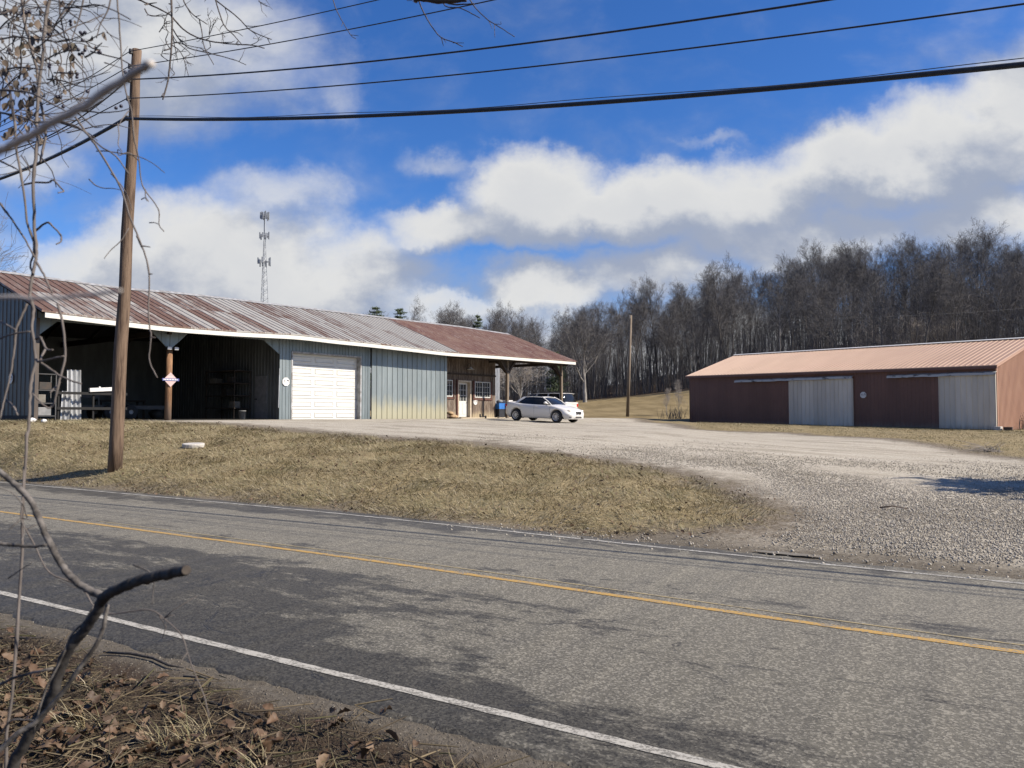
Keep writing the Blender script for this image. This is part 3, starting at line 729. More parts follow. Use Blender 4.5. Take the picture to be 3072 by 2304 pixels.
# door trim and white sectional garage door, recessed
m = MB(); m.box(11.30, 11.38, .97, 1.36, 1.36, 4.66); m.box(15.60, 15.68, .97, 1.36, 1.36, 4.66); m.box(11.30, 15.68, .96, 1.36, 4.64, 4.72); m.build('garage_door_trim', 'galvanised dull', barn)
g = MB(); nd = 1.26; ph = (4.64-1.40)/6
for i in range(6):
    z0 = 1.40+i*ph; g.box(11.38, 15.60, nd, nd+.05, z0+.008, z0+ph-.008)
gd = g.build('garage_door', 'white paint', barn)
g = MB()
for i in range(6):
    z0 = 1.40+i*ph
    for k in range(3):
        a = 11.38+.14+k*(4.22-.1)/3; b = a+(4.22-.1)/3-.20; zz0, zz1 = z0+.13, z0+ph-.13
        i0 = len(g.v)   # raised bevelled panel
        for (x0_, x1_, y0_, y1_, nn) in ((a, b, zz0, zz1, nd-.002), (a+.03, b-.03, zz0+.03, zz1-.03, nd-.03), (a+.07, b-.07, zz0+.07, zz1-.07, nd-.008)):
            g.v += [(x0_, nn, y0_), (x1_, nn, y0_), (x1_, nn, y1_), (x0_, nn, y1_)]
        for r_ in range(2):
            for q in range(4): q2 = (q+1) % 4; A_ = i0+r_*4; g.f.append((A_+q, A_+q2, A_+4+q2, A_+4+q))
        g.f.append((i0+8, i0+9, i0+10, i0+11))
g.build('door_panels', 'white paint', gd)
# left gable wall, dark in the shade, back wall, partition
zg = lambda n: (ze(.3)+(zr(.3)-ze(.3))*min(n, 12.2-n)/6.1)-.10
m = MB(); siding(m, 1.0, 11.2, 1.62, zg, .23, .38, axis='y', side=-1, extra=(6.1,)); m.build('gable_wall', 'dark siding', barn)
m = MB(); m.box(.20, .34, 1.0, 11.2, 1.25, 1.66); m.build('sill_beam', 'dark wood', barn)
m = MB(); m.box(.20, .32, .93, 1.10, 1.3, 5.2); m.build('corner_post', 'dark siding', barn)
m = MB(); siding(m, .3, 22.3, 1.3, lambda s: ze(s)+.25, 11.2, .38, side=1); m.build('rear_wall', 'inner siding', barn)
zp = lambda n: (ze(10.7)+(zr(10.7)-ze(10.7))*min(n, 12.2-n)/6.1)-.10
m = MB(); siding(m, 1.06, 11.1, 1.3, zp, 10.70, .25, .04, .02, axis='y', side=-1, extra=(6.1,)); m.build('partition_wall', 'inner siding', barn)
m = MB(); m.box(10.655, 10.675, 2.0, 2.95, 1.5, 3.55); pdoor = m.build('side_door', 'grey plastic', barn); tag(pdoor, 'plain grey door in the side of the open bay')
m = MB(); m.box(10.62, 10.655, 2.75, 2.92, 2.4, 2.46); m.build('handle', 'dark metal', pdoor)
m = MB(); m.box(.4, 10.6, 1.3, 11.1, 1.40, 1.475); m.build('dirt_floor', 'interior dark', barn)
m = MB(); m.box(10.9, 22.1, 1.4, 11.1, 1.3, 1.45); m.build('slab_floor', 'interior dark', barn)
m = MB(); m.tube([(5.24, 1.0, 1.25), (5.27, 1.0, 4.42)], [.135, .12], 12); m.build('bay_post', 'post wood', barn, True)
m = MB()
for s in (5.2,): m.box(s-.06, s+.06, .8, 11.0, 5.0, 5.24)
m.build('tie_beam', 'dark wood', barn)
# weathered board wall under the far end
m = MB(); s = 22.24
wins = [(22.90, 24.46, 2.80, 3.84), (24.92, 26.18, 1.2, 3.84), (26.60, 28.18, 2.78, 3.82)]
while s < 28.66:
    e = min(s+.225, 28.68); cuts = [(1.32, ze(s)+.85)]
    for a, b, z0, z1 in wins:
        if e > a+.01 and s < b-.01:
            nc = []
            for c0, c1 in cuts:
                if z0 > c0: nc.append((c0, z0))
                if z1 < c1: nc.append((z1, c1))
            cuts = nc
    o_ = random.uniform(0, .012)
    for c0, c1 in cuts: m.box(s+.004, e-.004, 2.5-o_, 2.53, c0, c1)
    s += .23
m.box(22.24, 24.90, 2.535, 2.56, 1.32, 2.75); m.box(26.2, 28.68, 2.535, 2.56, 1.32, 2.75); m.box(22.24, 28.68, 2.535, 2.56, 3.86, 6.0); m.box(24.5, 24.9, 2.535, 2.56, 2.75, 3.86); m.box(26.2, 26.58, 2.535, 2.56, 2.75, 3.86); m.box(28.2, 28.68, 2.535, 2.56, 2.75, 3.86)
m.build('board_wall', 'weathered boards', barn)
m = MB(); m.box(28.64, 28.74, 2.5, 11.2, 1.3, 5.9); m.build('end_wall', 'weathered boards', barn)
m = MB(); m.box(22.24, 28.72, 2.42, 2.49, 4.19, 4.29); m.build('wall_beam', 'dark wood', barn)
m = MB()
for a, b, z0, z1 in ((24.80, 24.90, 1.4, 3.9), (26.42, 26.55, 2.6, 3.86), (26.4, 28.36, 2.62, 2.74), (22.8, 24.62, 2.66, 2.76), (24.50, 24.58, 2.7, 3.88), (28.22, 28.32, 2.7, 3.86)): m = MB(); m.box(a, b, 2.44, 2.495, z0, z1); m.build('trim_board', 'red trim', barn)
window(barn, 22.90, 24.46, 2.80, 3.84, 2.52, 3, 3); window(barn, 26.60, 28.18, 2.78, 3.82, 2.52, 3, 3)
m = MB(); m.box(24.92, 25.02, 2.42, 2.78, 1.5, 3.84); m.box(26.08, 26.18, 2.42, 2.78, 1.5, 3.84); m.box(24.92, 26.18, 2.41, 2.78, 3.74, 3.85)
dfm = m.build('door_frame', 'door frame tan', barn)
m = MB(); m.box(25.03, 26.07, 2.66, 2.71, 1.53, 2.55); m.box(25.03, 25.17, 2.66, 2.71, 2.551, 3.73); m.box(25.93, 26.07, 2.66, 2.71, 2.551, 3.73); m.box(25.171, 25.929, 2.66, 2.71, 3.60, 3.73)
for a in (25.14, 25.60): m.box(a, a+.36, 2.648, 2.66, 1.70, 2.42)
dr = m.build('front_door', 'white paint', barn, bevel=.004); tag(dr, 'white door with nine small panes')
m = MB(); m.box(25.171, 25.929, 2.675, 2.69, 2.551, 3.599); m.build('pane', 'window glass', dr)
m = MB()
for i in (1, 2): c = 25.17+.76*i/3; m.box(c-.014, c+.014, 2.665, 2.674, 2.551, 3.599); c = 2.55+1.05*i/3; m.box(25.171, 25.929, 2.664, 2.6745, c-.014, c+.014)
m.build('muntins', 'white paint', dr)
m = MB(); m.tube([(25.99, 2.66, 2.46), (25.99, 2.60, 2.46), (25.90, 2.59, 2.46)], .016, 6); m.build('handle', 'dark metal', dr)
# barn lamp
lm = MB(); lm.lathe([(.02, .10), (.06, .08), (.08, .03), (.22, -.05), (.24, -.07)], (25.84, 2.18, 4.62), 16)
lp = lm.build('lamp_shade', 'plastic white', barn, True); m = MB(); m.tube([(25.84, 2.5, 4.78), (25.84, 2.38, 4.95), (25.84, 2.2, 4.92), (25.84, 2.18, 4.70)], .015, 6); m.build('lamp_arm', 'dark metal', lp)
# carport: posts, beam, knee braces
m = MB(); 
for i in range(12):
    a = 22.3+i*1.02; b = a+1.02; m.bar((a, 1.0, ze(a)-.14), (b, 1.0, ze(b)-.14), .14, .24)
m.bar((28.1, 1.0, 5.2), (28.1, 11.2, 5.2), .12, .2); m.bar((34.4, 1.0, 5.32), (34.4, 11.2, 5.32), .12, .2); m.bar((28.2, 11.2, 5.25), (34.5, 11.2, 5.3), .12, .22)
m.build('carport_beam', 'dark wood', barn)
for s in (28.1, 34.4):
    m = MB(); m.box(s-.085, s+.085, .915, 1.085, 1.2, 5.2); p_ = m.build('carport_post', 'old pole wood', barn, bevel=.01)
    b_ = MB()
    for d in (-1, 1):
        if s > 30 and d > 0: continue
        b_.bar((s+d*.06, .93, 4.42), (s+d*.85, .93, 5.24), .05, .15); b_.bar((s+d*.06, 1.07, 4.42), (s+d*.85, 1.07, 5.24), .05, .15)
    b_.bar((s, 1.08, 4.40), (s, 1.9, 5.2), .06, .15)
    if s < 30: b_.poly([(s-.06, 1.0, 4.45), (s+.06, 1.0, 4.45), (s+.7, 1.0, 5.15), (s-.7, 1.0, 5.15)]); b_.poly([(s-.7, .985, 5.15), (s+.7, .985, 5.15), (s+.06, .985, 4.45), (s-.06, .985, 4.45)])
    b_.build('knee_brace', 'dark wood', p_)
m = MB(); m.box(34.3, 34.5, 11.1, 11.3, 1.3, 5.3); m.build('carport_post', 'dark wood', barn)
m = MB(); m.poly([(34.5, .3, ze(34.5)-.12), (34.5, 6.1, zr(34.5)-.14), (34.5, 11.9, ze(34.5)-.12), (34.5, 11.6, ze(34.5)-.35), (34.5, 6.1, ze(34.5)+.2), (34.5, .6, ze(34.5)-.35)]); m.build('gable_truss', 'dark wood', barn)
m = MB(); m.tube([(10.56, .93, 2.0), (10.60, .93, 3.85)], .025, 8); m.build('white_conduit', 'galvanised', barn)

# things at the barn
octagon_sign('white octagonal sign on grey siding just left of the white garage door', BM, 10.99, .965, 3.24, .21, BA)
octagon_sign('white octagonal sign on weathered boards under the right window of the barn', BM, 26.64, 2.47, 2.50, .20, BA)
octagon_sign('white octagonal sign on the dark end wall at the left edge of the picture', BM, .19, 3.1, 3.05, .2, BA-math.pi/2)
# diamond sign with a dark banner on the bay post
ds = thing('diamond_sign', 'pale pink diamond sign with a dark lettered band nailed to the wooden bay post', 'sign', bl(5.25, .84, 3.13), BA)
m = MB(); r = .30; m.poly([(0, 0, r), (-r, 0, 0), (0, 0, -r), (r, 0, 0)]); m.poly([(0, .012, r), (r, .012, 0), (0, .012, -r), (-r, .012, 0)]); m.build('plate', 'sign pink', ds)
m = MB(); m.box(-.36, .36, -.012, -.004, -.05, .05); m.build('band', 'sign navy', ds)
m = MB()
for k in range(9): m.box(-.31+k*.069, -.31+k*.069+.045, -.016, -.0125, -.025, .028)
for k in range(5): m.box(-.10+k*.04, -.08+k*.04, -.005, -.001, .10, .13)
m.build('lettering', 'sign white', ds)
fl = thing('flood_light', 'twin white floodlight heads on top of the wooden bay post', 'light', bl(5.27, .80, 4.42), BA)
m = MB(); m.box(-.03, .03, -.02, .2, -.04, .04); m.build('bracket', 'dark metal', fl)
for d in (-1, 1):
    m = MB(); m.box(d*.15-.10, d*.15+.10, -.08, 0, -.07, .07); h_ = m.build('lamp_head', 'dark metal', fl, bevel=.01)
    m = MB(); m.box(d*.15-.085, d*.15+.085, -.088, -.081, -.055, .055); m.build('lens', 'plastic white', h_)
# corrugated sheets standing in the left bay
def corr(mb, s0, s1, n0, z0, z1, pitch=.17, dep=.05):
    k = int((s1-s0)/pitch*6); i0 = len(mb.v)
    for j in range(k+1):
        s = s0+(s1-s0)*j/k; o = dep*math.sin(2*math.pi*(s-s0)/pitch)
        mb.v += [(s, n0+o, z0), (s, n0+o, z1), (s, n0+o+.01, z0), (s, n0+o+.01, z1)]
    for j in range(k): a = i0+4*j; mb.f += [(a, a+4, a+5, a+1), (a+2, a+3, a+7, a+6), (a+1, a+5, a+7, a+3), (a, a+2, a+6, a+4)]
    return mb
o = corr(MB(), 0, .52, 0, 0, 1.95).build('corrugated_sheet', 'galvanised', loc=bl(1.66, 1.75, 1.47), rot=(R(-3), 0, BA)); tag(o, 'tall corrugated steel sheet standing in the left open bay', 'metal sheet')
o = corr(MB(), 0, .30, 0, 0, 1.12).build('corrugated_sheet', 'galvanised', loc=bl(1.36, 1.62, 1.47), rot=(R(-2), R(3), BA)); tag(o, 'short corrugated steel sheet leaning left of the tall one in the open bay', 'metal sheet')
# flatbed trailer in the left bay
tr = thing('flatbed_trailer', 'dark low flatbed trailer parked inside the left open bay', 'trailer', bl(4.6, 5.2, 1.475), BA)
m = MB(); m.box(-2.1, 2.6, -.25, .95, .55, .63); m.build('deck', 'wood deck', tr)
m = MB(); m.box(-2.15, 2.65, -.30, -.25, .45, .62); m.box(-2.15, 2.65, .95, 1.0, .45, .62); m.box(-1.9, -.3, -.30, -.25, .93, 1.06); m.box(-1.9, -1.82, -.30, -.25, .62, .93); m.box(-.4, -.32, -.30, -.25, .62, .93); m.bar((-2.1, .35, .5), (-3.0, .35, .45), .08, .08); m.build('frame', 'dark metal', tr)
for d in (.1, .95):
    for yy_ in (-.42, 1.1):
        wt = MB().lathe([(.1, -.09), (.3, -.09), (.33, -.05), (.33, .05), (.3, .09), (.1, .09)], (d, yy_, .33), 16, 'y').build('wheel', 'black rubber', tr, True)
        MB().lathe([(.0, -.06), (.18, -.07), (.19, .0), (.18, .07), (0, .06)], (d, yy_, .33), 12, 'y').build('hub', 'galvanised dull', wt)
wb = thing('white_gutter_beam', 'long white box beam lying raised across the trailer in the left bay', 'beam', bl(2.28, 1.36, 2.635), BA)
m = MB(); m.bar((0, 0, 0), (1.28, 0, .085), .10, .15); m.build('beam', 'plastic white', wb, bevel=.01)
m = MB(); 
for a in (.35, .9): m.box(a, a+.05, -.03, .03, .09, .15)
m.box(1.22, 1.27, -.03, .03, .14, .42); m.build('bracket', 'plastic white', wb)
pr_ = thing('pipe_rack', 'black two-rail rack across the corrugated sheets in the left bay', 'rack', bl(1.15, 1.38, 1.475), BA)
for z_ in (.40, .98): MB().box(0, 2.6, 0, .06, z_, z_+.10).build('rail', 'rail black', pr_)
for x_ in (.04, 1.3, 2.5): MB().box(x_, x_+.06, .061, .12, 0, 1.1).build('upright', 'rail black', pr_)
# storage rack and clutter at the left corner
rk = thing('storage_rack', 'open steel rack of boxes just inside the left corner of the barn', 'rack', bl(.45, 1.35, 1.475), BA)
m = MB()
for a in (0, .62):
    for b in (0, .45): m.box(a, a+.035, b, b+.035, 0, 1.75)
for z_ in (.15, .62, 1.1, 1.70): m.box(0, .655, 0, .485, z_, z_+.03)
m.build('frame', 'rack steel', rk)
for lab, a, b, c, d, z_, hh, mm in (('white carton on the second shelf of the open steel rack', .05, .30, .03, .3, .655, .3, 'box card'), ('dark case on the third shelf of the open steel rack', .08, .5, .05, .4, 1.135, .28, 'machine dark'), ('grey tub on the bottom shelf of the open steel rack', .06, .5, .05, .4, .185, .3, 'grey plastic')):
    o = MB().box(a, b, c, d, 0, hh).build('carton' if 'carton' in lab else ('case' if 'case' in lab else 'tub'), mm, bevel=.012); o.location = bl(.45, 1.35, 1.475+z_+.001); o.rotation_euler = (0, 0, BA); tag(o, lab, lab.split()[1])
# shelving, bucket and clutter in the right bay
sh = thing('shelving', 'dim shelving unit against the side wall of the right open bay', 'shelf', bl(9.7, 4.2, 1.475), BA)
for a in (0, .85):
    for b in (-1.0, 1.4): MB().box(a, a+.04, b, b+.04, 0, 2.35).build('upright', 'wood deck', sh)
for z_ in (.5, 1.1, 1.7, 2.3): MB().box(-.02, .9, -1.05, 1.5, z_, z_+.04).build('shelf_board', 'wood deck', sh)
for k, (a, b, z_, w_, h_) in enumerate(((.1, -.8, .54, .35, .3), (.3, .1, 1.14, .4, .35), (.15, .8, 1.74, .4, .25), (.2, -.5, 1.74, .3, .3))):
    o = MB().box(0, w_, 0, w_, 0, h_).build('storage_box', 'machine dark' if k % 2 else 'box card', bevel=.01); o.location = bl(9.7+a, 4.2+b, 1.476+z_); o.rotation_euler = (0, 0, BA+.1*k)
    tag(o, ['small box on the lowest board of the dim shelving', 'dark box on the second board of the dim shelving', 'pale box at the far end of the third board of the dim shelving', 'dark box at the near end of the third board of the dim shelving'][k], 'box')
bk = thing('bucket', 'pale plastic bucket on the floor of the right open bay', 'bucket', bl(9.55, 2.3, 1.477), BA)
MB().lathe([(.0, 0), (.14, 0), (.17, .36), (.18, .36), (.18, .40), (.165, .40), (.13, .03)], (0, 0, 0), 18).build('pail', 'grey plastic', bk, True)
m = MB(); m.tube([(.18*math.cos(a), -.02, .38+.12*math.sin(-a)) for a in [k*math.pi/8 for k in range(9)]], .006, 5); m.build('bail_handle', 'dark metal', bk)
o = MB().blob((0, 0, .22), .35, .3, .25, .25).build('tarp_heap', 'machine dark', smooth=True, loc=bl(7.6, 6.4, 1.47), rot=(0, 0, BA)); tag(o, 'dark heap on the floor deep in the right open bay', 'heap')
wbx = thing('work_table', 'dark work table against the rear of the left open bay', 'table', bl(5.8, 8.2, 1.475), BA)
MB().box(0, 2.2, 0, .8, .85, .92).build('table_top', 'wood deck', wbx)
for a in (.03, 2.1):
    for b in (.03, .7): MB().box(a, a+.07, b, b+.07, 0, .85).build('leg', 'wood deck', wbx)

# timber step, shoes, sandbags, bins at the board wall
o = MB().box(24.2, 29.6, 1.55, 2.38, 1.22, 1.50).build('timber_step', 'plank pale', bevel=.012); o.location = BO; o.rotation_euler = (0, 0, BA); tag(o, 'long low pale step in front of the weathered board wall', 'step')
for k, (s, n, z_, a, lab) in enumerate(((26.55, 1.95, 1.5, 1.9, 'dark boot left of the pair on the step below the octagonal sign'), (26.85, 1.95, 1.5, 1.7, 'dark boot right of the pair on the step below the octagonal sign'), (26.2, 1.25, 1.40, 2.3, 'dark boot on the gravel in front of the step'))):
    b_ = MB(); b_.blob((0, 0, .05), .06, .15, .05, .05); b_.tube([(0, .08, .04), (0, .09, .22)], [.06, .055], 8)
    o = b_.build('boot', 'black rubber', loc=bl(s, n, z_), rot=(0, 0, BA+a)); tag(o, lab, 'boot')
for k, (s, n, z_, lab) in enumerate(((22.75, 1.35, 1.46, 'dark log lying at the left end of the small pile by the barn corner'), (23.2, 1.25, 1.46, 'tan sandbag at the foot of the small pile by the barn corner'), (23.35, 1.65, 1.46, 'tan sandbag at the back of the small pile by the barn corner'), (23.05, 1.42, 1.66, 'tan sandbag on top of the small pile by the barn corner'))):
    if k == 0: o = MB().tube([(-.35, -.1, .12), (0, 0, .13), (.35, .05, .12)], [.12, .13, .11], 10).build('log', 'log wood', loc=bl(s, n, z_), rot=(0, 0, BA))
    else: o = MB().blob((0, 0, .1), .42, .24, .12, .08, 12, 6).build('sandbag', 'sandbag', smooth=True, loc=bl(s, n, z_), rot=(0, 0, BA+.25*k))
    tag(o, lab, 'log' if k == 0 else 'sandbag')
for k, (ds_, lab) in enumerate(((0, 'black wheeled bin with blue rim beside the board wall, left of the two'), (.62, 'black wheeled bin with blue rim nearer the carport post, right of the two'))):
    t_ = thing('wheeled_bin', lab, 'bin', bl(29.05+ds_*.8, 2.35-ds_*.35, 1.46), BA-.25)
    m = MB(); i0 = len(m.v)
    for z_, q in ((.06, .22), (.62, .27)):
        m.v += [(-q, -q, z_), (q, -q, z_), (q, q, z_), (-q, q, z_)]
    m.f += [(0, 1, 5, 4), (1, 2, 6, 5), (2, 3, 7, 6), (3, 0, 4, 7), (3, 2, 1, 0)]; m.build('body', 'bin black', t_)
    m = MB(); m.v += [(-.275, -.275, .6), (.275, -.275, .6), (.275, .275, .6), (-.275, .275, .6), (-.30, -.30, .98), (.30, -.30, .98), (.30, .30, .98), (-.30, .30, .98)]; m.f += [(0, 1, 5, 4), (1, 2, 6, 5), (2, 3, 7, 6), (3, 0, 4, 7), (4, 5, 6, 7)]; m.build('rim', 'bin blue', t_)
    for d in (-.2, .2): MB().lathe([(0, -.03), (.1, -.03), (.1, .03), (0, .03)], (d, .2, .1), 12, 'x').build('wheel', 'black rubber', t_)
o = MB().box(-.28, .28, -.25, .25, 0, .2).build('white_tote', 'plastic white', loc=bl(29.55, 2.1, 2.445), rot=(0, 0, BA-.2), bevel=.03); tag(o, 'white flat tote lying on top of the right wheeled bin', 'tote')
o = MB().blob((0, 0, .11), .22, .2, .14, .2).build('trash_bag', 'grey plastic', loc=bl(29.0, 2.35, 2.44), smooth=True); tag(o, 'grey green bag bulging on top of the left wheeled bin', 'bag')
# pale clad shed far behind the carport, only a strip of it shows
ws = thing('pale_shed', 'tall narrow pale metal shed behind the barn, seen as a strip beside the board wall', 'shed', (-2.5, 71, 1.4), R(15))
m = MB(); siding(m, 0, 1.42, 0, 4.8, 0, .3, .04, .02); m.box(0, 1.42, .06, 3, 0, 4.7); m.build('wall', 'galvanised', ws)
m = MB(); m.box(-.1, 1.5, -.15, 3.1, 4.8, 4.9); m.build('roof', 'galvanised dull', ws)
# concrete lid in the grass
cv = hit(580, 1343); o = MB().lathe([(0, -.05), (.27, -.05), (.285, .02), (.285, .045), (.27, .06), (0, .065)], (0, 0, 0), 24).build('well_cover', 'concrete', loc=(cv.x, cv.y, cv.z+.055), rot=(R(3), 0, 0)); tag(o, 'pale round concrete cover in the straw grass bank', 'cover')
for k, (a, b, r_, lab) in enumerate(((97, 1264, .13, 'white rock in the grass nearest the barn corner'), (132, 1266, .10, 'white rock in the grass right of the barn corner'))):
    h = hit(a, b+2); o = MB().blob((0, 0, .05), r_, r_*.8, r_*.7, .2).build('rock', 'sign white', loc=h); tag(o, lab, 'rock')

# ------------------------------------------------------------------ copper-brown barn on the right
RO = Vector((13.93, 60.38, 0)); RAa = math.atan2(-.80495, .59334); RM = Matrix.Translation(RO) @ Matrix.Rotation(RAa, 4, 'Z')
def rl(s, n, z=0): return RM @ Vector((s, n, z))
rb = thing('metal_barn', 'low brown metal barn with copper roof and two light sliding doors', 'barn', RO, RAa)
L2 = 21.93
zE = lambda s: 4.70-.27*s/L2; zR = lambda s: 6.62-.29*s/L2; zB = lambda s: .98-.18*s/L2
m = MB(); roof_slope(m, -.18, L2+.15, zE, zR, -.25, 5.9, .305, .045, .03, .05); roof_slope(m, -.18, L2+.15, zE, zR, 12.05, 5.9, .305, .045, .03, .05); m.build('roof', 'barn roof copper', rb)
m = MB()
for i in range(44):
    a = -.2+i*(L2+.38)/44; b = -.2+(i+1)*(L2+.38)/44
    m.quad((a, 5.68, zR(a)), (b, 5.68, zR(b)), (b, 5.9, zR(b)+.075), (a, 5.9, zR(a)+.075)); m.quad((a, 5.9, zR(a)+.075), (b, 5.9, zR(b)+.075), (b, 6.12, zR(b)), (a, 6.12, zR(a)))
m.build('ridge_cap', 'white paint', rb)
m = MB(); m.bar((-.15, -.24, zE(0)-.12), (L2+.12, -.24, zE(L2)-.12), .04, .14); m.bar((-.15, -.12, zE(0)-.16), (L2+.12, -.12, zE(L2)-.16), .2, .02); m.build('eave_trim', 'barn red brown', rb)
gaps = [(8.95, 13.55), (18.91, 21.90)]
m = MB(); ztp = lambda s: zE(s)-.02
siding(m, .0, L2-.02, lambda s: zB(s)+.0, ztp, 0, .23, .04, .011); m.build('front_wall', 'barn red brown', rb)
for (a, b), lab in zip(gaps, ('light ribbed sliding door in the middle of the front', 'light ribbed sliding door at the right end of the front')):
    m = MB(); siding(m, a, b, lambda s: zB(s)+.05, lambda s: 4.02-.0*s, -.09, .30, .05, .03); d_ = m.build('sliding_door', 'light siding', rb); tag(d_, lab)
    m = MB(); m.box(a-.03, a, -.13, -.04, zB(a)+.04, 4.0); m.build('edge_trim', 'light siding', d_); m = MB(); m.box(b, b+.03, -.13, -.04, zB(b)+.04, 4.0); m.build('edge_trim', 'light siding', d_)
for a, b, za_, zb_ in ((4.45, 13.60, 4.14, 4.10), (15.85, 21.98, 4.03, 4.00)):
    m = MB(); n_ = 24; i0 = 0
    for j in range(n_+1):
        s = a+(b-a)*j/n_; z_ = za_+(zb_-za_)*j/n_+random.uniform(-.015, .015)
        m.v += [(s, -.02, z_+.10), (s, -.20, z_+.04), (s, -.24, z_-.10), (s, -.225, z_-.10), (s, -.18, z_+.02), (s, -.02, z_+.08)]
    for j in range(n_):
        for q in range(6): q2 = (q+1) % 6; m.f.append((j*6+q, j*6+6+q, j*6+6+q2, j*6+q2))
    m.f += [(0, 1, 2, 3, 4, 5), tuple(n_*6+q for q in (5, 4, 3, 2, 1, 0))]
    m.build('track_cover', 'track cover', rb)
zq = lambda n: (zE(L2)+(zR(L2)-zE(L2))*min(max(n, 0), 11.8-max(n, 0))/5.9)-.03
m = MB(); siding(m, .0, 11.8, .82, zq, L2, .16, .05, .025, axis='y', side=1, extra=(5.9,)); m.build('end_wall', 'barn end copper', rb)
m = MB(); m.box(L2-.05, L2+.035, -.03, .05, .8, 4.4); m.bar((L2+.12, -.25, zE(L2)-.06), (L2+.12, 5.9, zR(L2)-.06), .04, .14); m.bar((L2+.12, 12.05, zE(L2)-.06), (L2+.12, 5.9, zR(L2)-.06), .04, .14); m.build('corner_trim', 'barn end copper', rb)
zq2 = lambda n: (zE(0)+(zR(0)-zE(0))*min(max(n, 0), 11.8-max(n, 0))/5.9)-.03
m = MB(); siding(m, .0, 11.8, .98, zq2, 0, .23, .04, .02, axis='y', side=-1, extra=(5.9,)); siding(m, 0, L2, zB, ztp, 11.8, .23, .04, .018, side=1); m.build('rear_walls', 'barn red brown', rb)
m = MB(); m.box(.1, L2-.1, .05, 11.7, .6, 1.0); m.build('footing', 'dark wood', rb)
octagon_sign('white octagonal sign on the brown barn front between its two light doors', RM, 14.23, -.035, 2.93, .21, RAa)
for k, (s, n, w_, d_, h_, mm, lab) in enumerate(((L2+.15, -.3, .34, .3, .24, 'concrete', 'pale concrete block at the right corner of the brown barn'), (L2+.62, -.25, .42, .3, .22, 'log wood', 'dark block on the ground right of the pale block at the barn corner'))):
    c = rl(s, n); o = MB().box(-w_/2, w_/2, -d_/2, d_/2, 0, h_).build('block', mm, loc=(c.x, c.y, gzp(c.x, c.y)-.03), rot=(0, 0, RAa+.2*k), bevel=.02); tag(o, lab, 'block')

# ------------------------------------------------------------------ utility poles and wires
pb = hit(343, 1411)
up = thing('utility_pole', 'tall leaning brown wooden utility pole on the grass bank beside the road', 'utility pole', (pb.x, pb.y, pb.z-.15))
RDp = Vector((RD[0], RD[1], 0)); RNp = Vector((RN[0], RN[1], 0))
ptop = at(412, 150, pb.y+.15); dv = ptop-Vector((pb.x, pb.y, pb.z-.15))
m = MB(); pts = [dv*(k/14)+Vector((.012*math.sin(k*1.3), .01*math.cos(k*2.1), 0)) for k in range(15)]
m.tube(pts, [.165-.055*(k/14)+random.uniform(-.003, .003) for k in range(15)], 18); m.build('pole', 'pole wood', up, True)
def on_pole(py):                         # point of the pole at photo row py
    lo, hi = 0, 1
    for _ in range(40):
        mid = (lo+hi)/2; P = Vector((pb.x, pb.y, pb.z-.15))+dv*mid; zz = P.z-CAMH
        f = P.y*math.cos(TH)+zz*math.sin(TH); u = -P.y*math.sin(TH)+zz*math.cos(TH)
        if 1152-FPX*u/f > py: lo = mid
        else: hi = mid
    return Vector((pb.x, pb.y, pb.z-.15))+dv*lo
def on_plane(px, py, P0):                # vertical plane along the road through P0
    r = ray(px, py); C0 = Vector((0, 0, CAMH)); k = (P0-C0).dot(RNp)/r.dot(RNp); return C0+r*k
for y_ in (163, 208, 248, 303, 362):
    P = on_pole(y_)-up.location; m = MB(); c = P-RNp*.17
    m.tube([P-RNp*.08, P-RNp*.2], .018, 6); m.tube([c+Vector((0, 0, -.05)), c+Vector((0, 0, .06))], [.045, .04], 8); m.build('insulator', 'dark metal', up)
WIR = [(163, [(900,52),(1132,0)], [(200,272),(0,380)], .010, 'topmost thin overhead wire crossing above the pole'),
       (208, [(900,116),(1480,0)], [(170,318),(0,396)], .011, 'second overhead wire from the top of the pole'),
       (247, [(500,245),(900,213),(1700,115),(2570,0)], [(300,310),(0,455)], .017, 'third overhead wire from the top, slightly thicker, sweeping to the upper right'),
       (303, [(900,272),(1700,185),(3072,17)], [(200,388),(0,482)], .013, 'fourth overhead wire from the top, thin, above the thick cable'),
       (363, [(900,357),(1536,322),(2140,284),(3072,194)], [(200,452),(0,537)], .037, 'thick dark telephone cable, lowest on the pole')]
for y_, Rr, Ll, rad, lab in WIR:
    P = on_pole(y_); q0 = P-RNp*.19
    def curve(L):
        pts = [q0]+[on_plane(a, b, q0) for a, b in L]; xs = [(p-q0).dot(RDp) for p in pts]
        o = np.argsort(xs); xs2 = np.array(xs)[o]; zs = np.array([p.z for p in pts])[o]
        deg = min(2, len(pts)-1); co = np.polyfit(xs2, zs, deg) if len(pts) > 2 else np.polyfit(xs2, zs, 1)
        end = xs[-1]+(12 if xs[-1] > 0 else -25); out = []
        for k in range(49):
            f = end*k/48
            zf = float(np.polyval(co, f)) - float(np.polyval(co, 0)) + q0.z
            out.append(q0+RDp*f+Vector((0, 0, zf-q0.z)))
        return out
    w1 = curve(Rr); w2 = curve(Ll)
    m = MB(); m.tube(list(reversed(w2))+w1[1:], rad, 8 if rad > .02 else 5)
    o = m.build('overhead_wire', 'cable black', smooth=True); tag(o, lab, 'wire')
    if rad > .03:
        m = MB(); m.tube([p+Vector((0, 0, rad+.02+.02*math.sin(i*.7))) for i, p in enumerate(w1)], .006, 4); m.tube([p+Vector((0, 0, rad+.02)) for p in w2], .006, 4); m.build('messenger_strand', 'cable black', o)
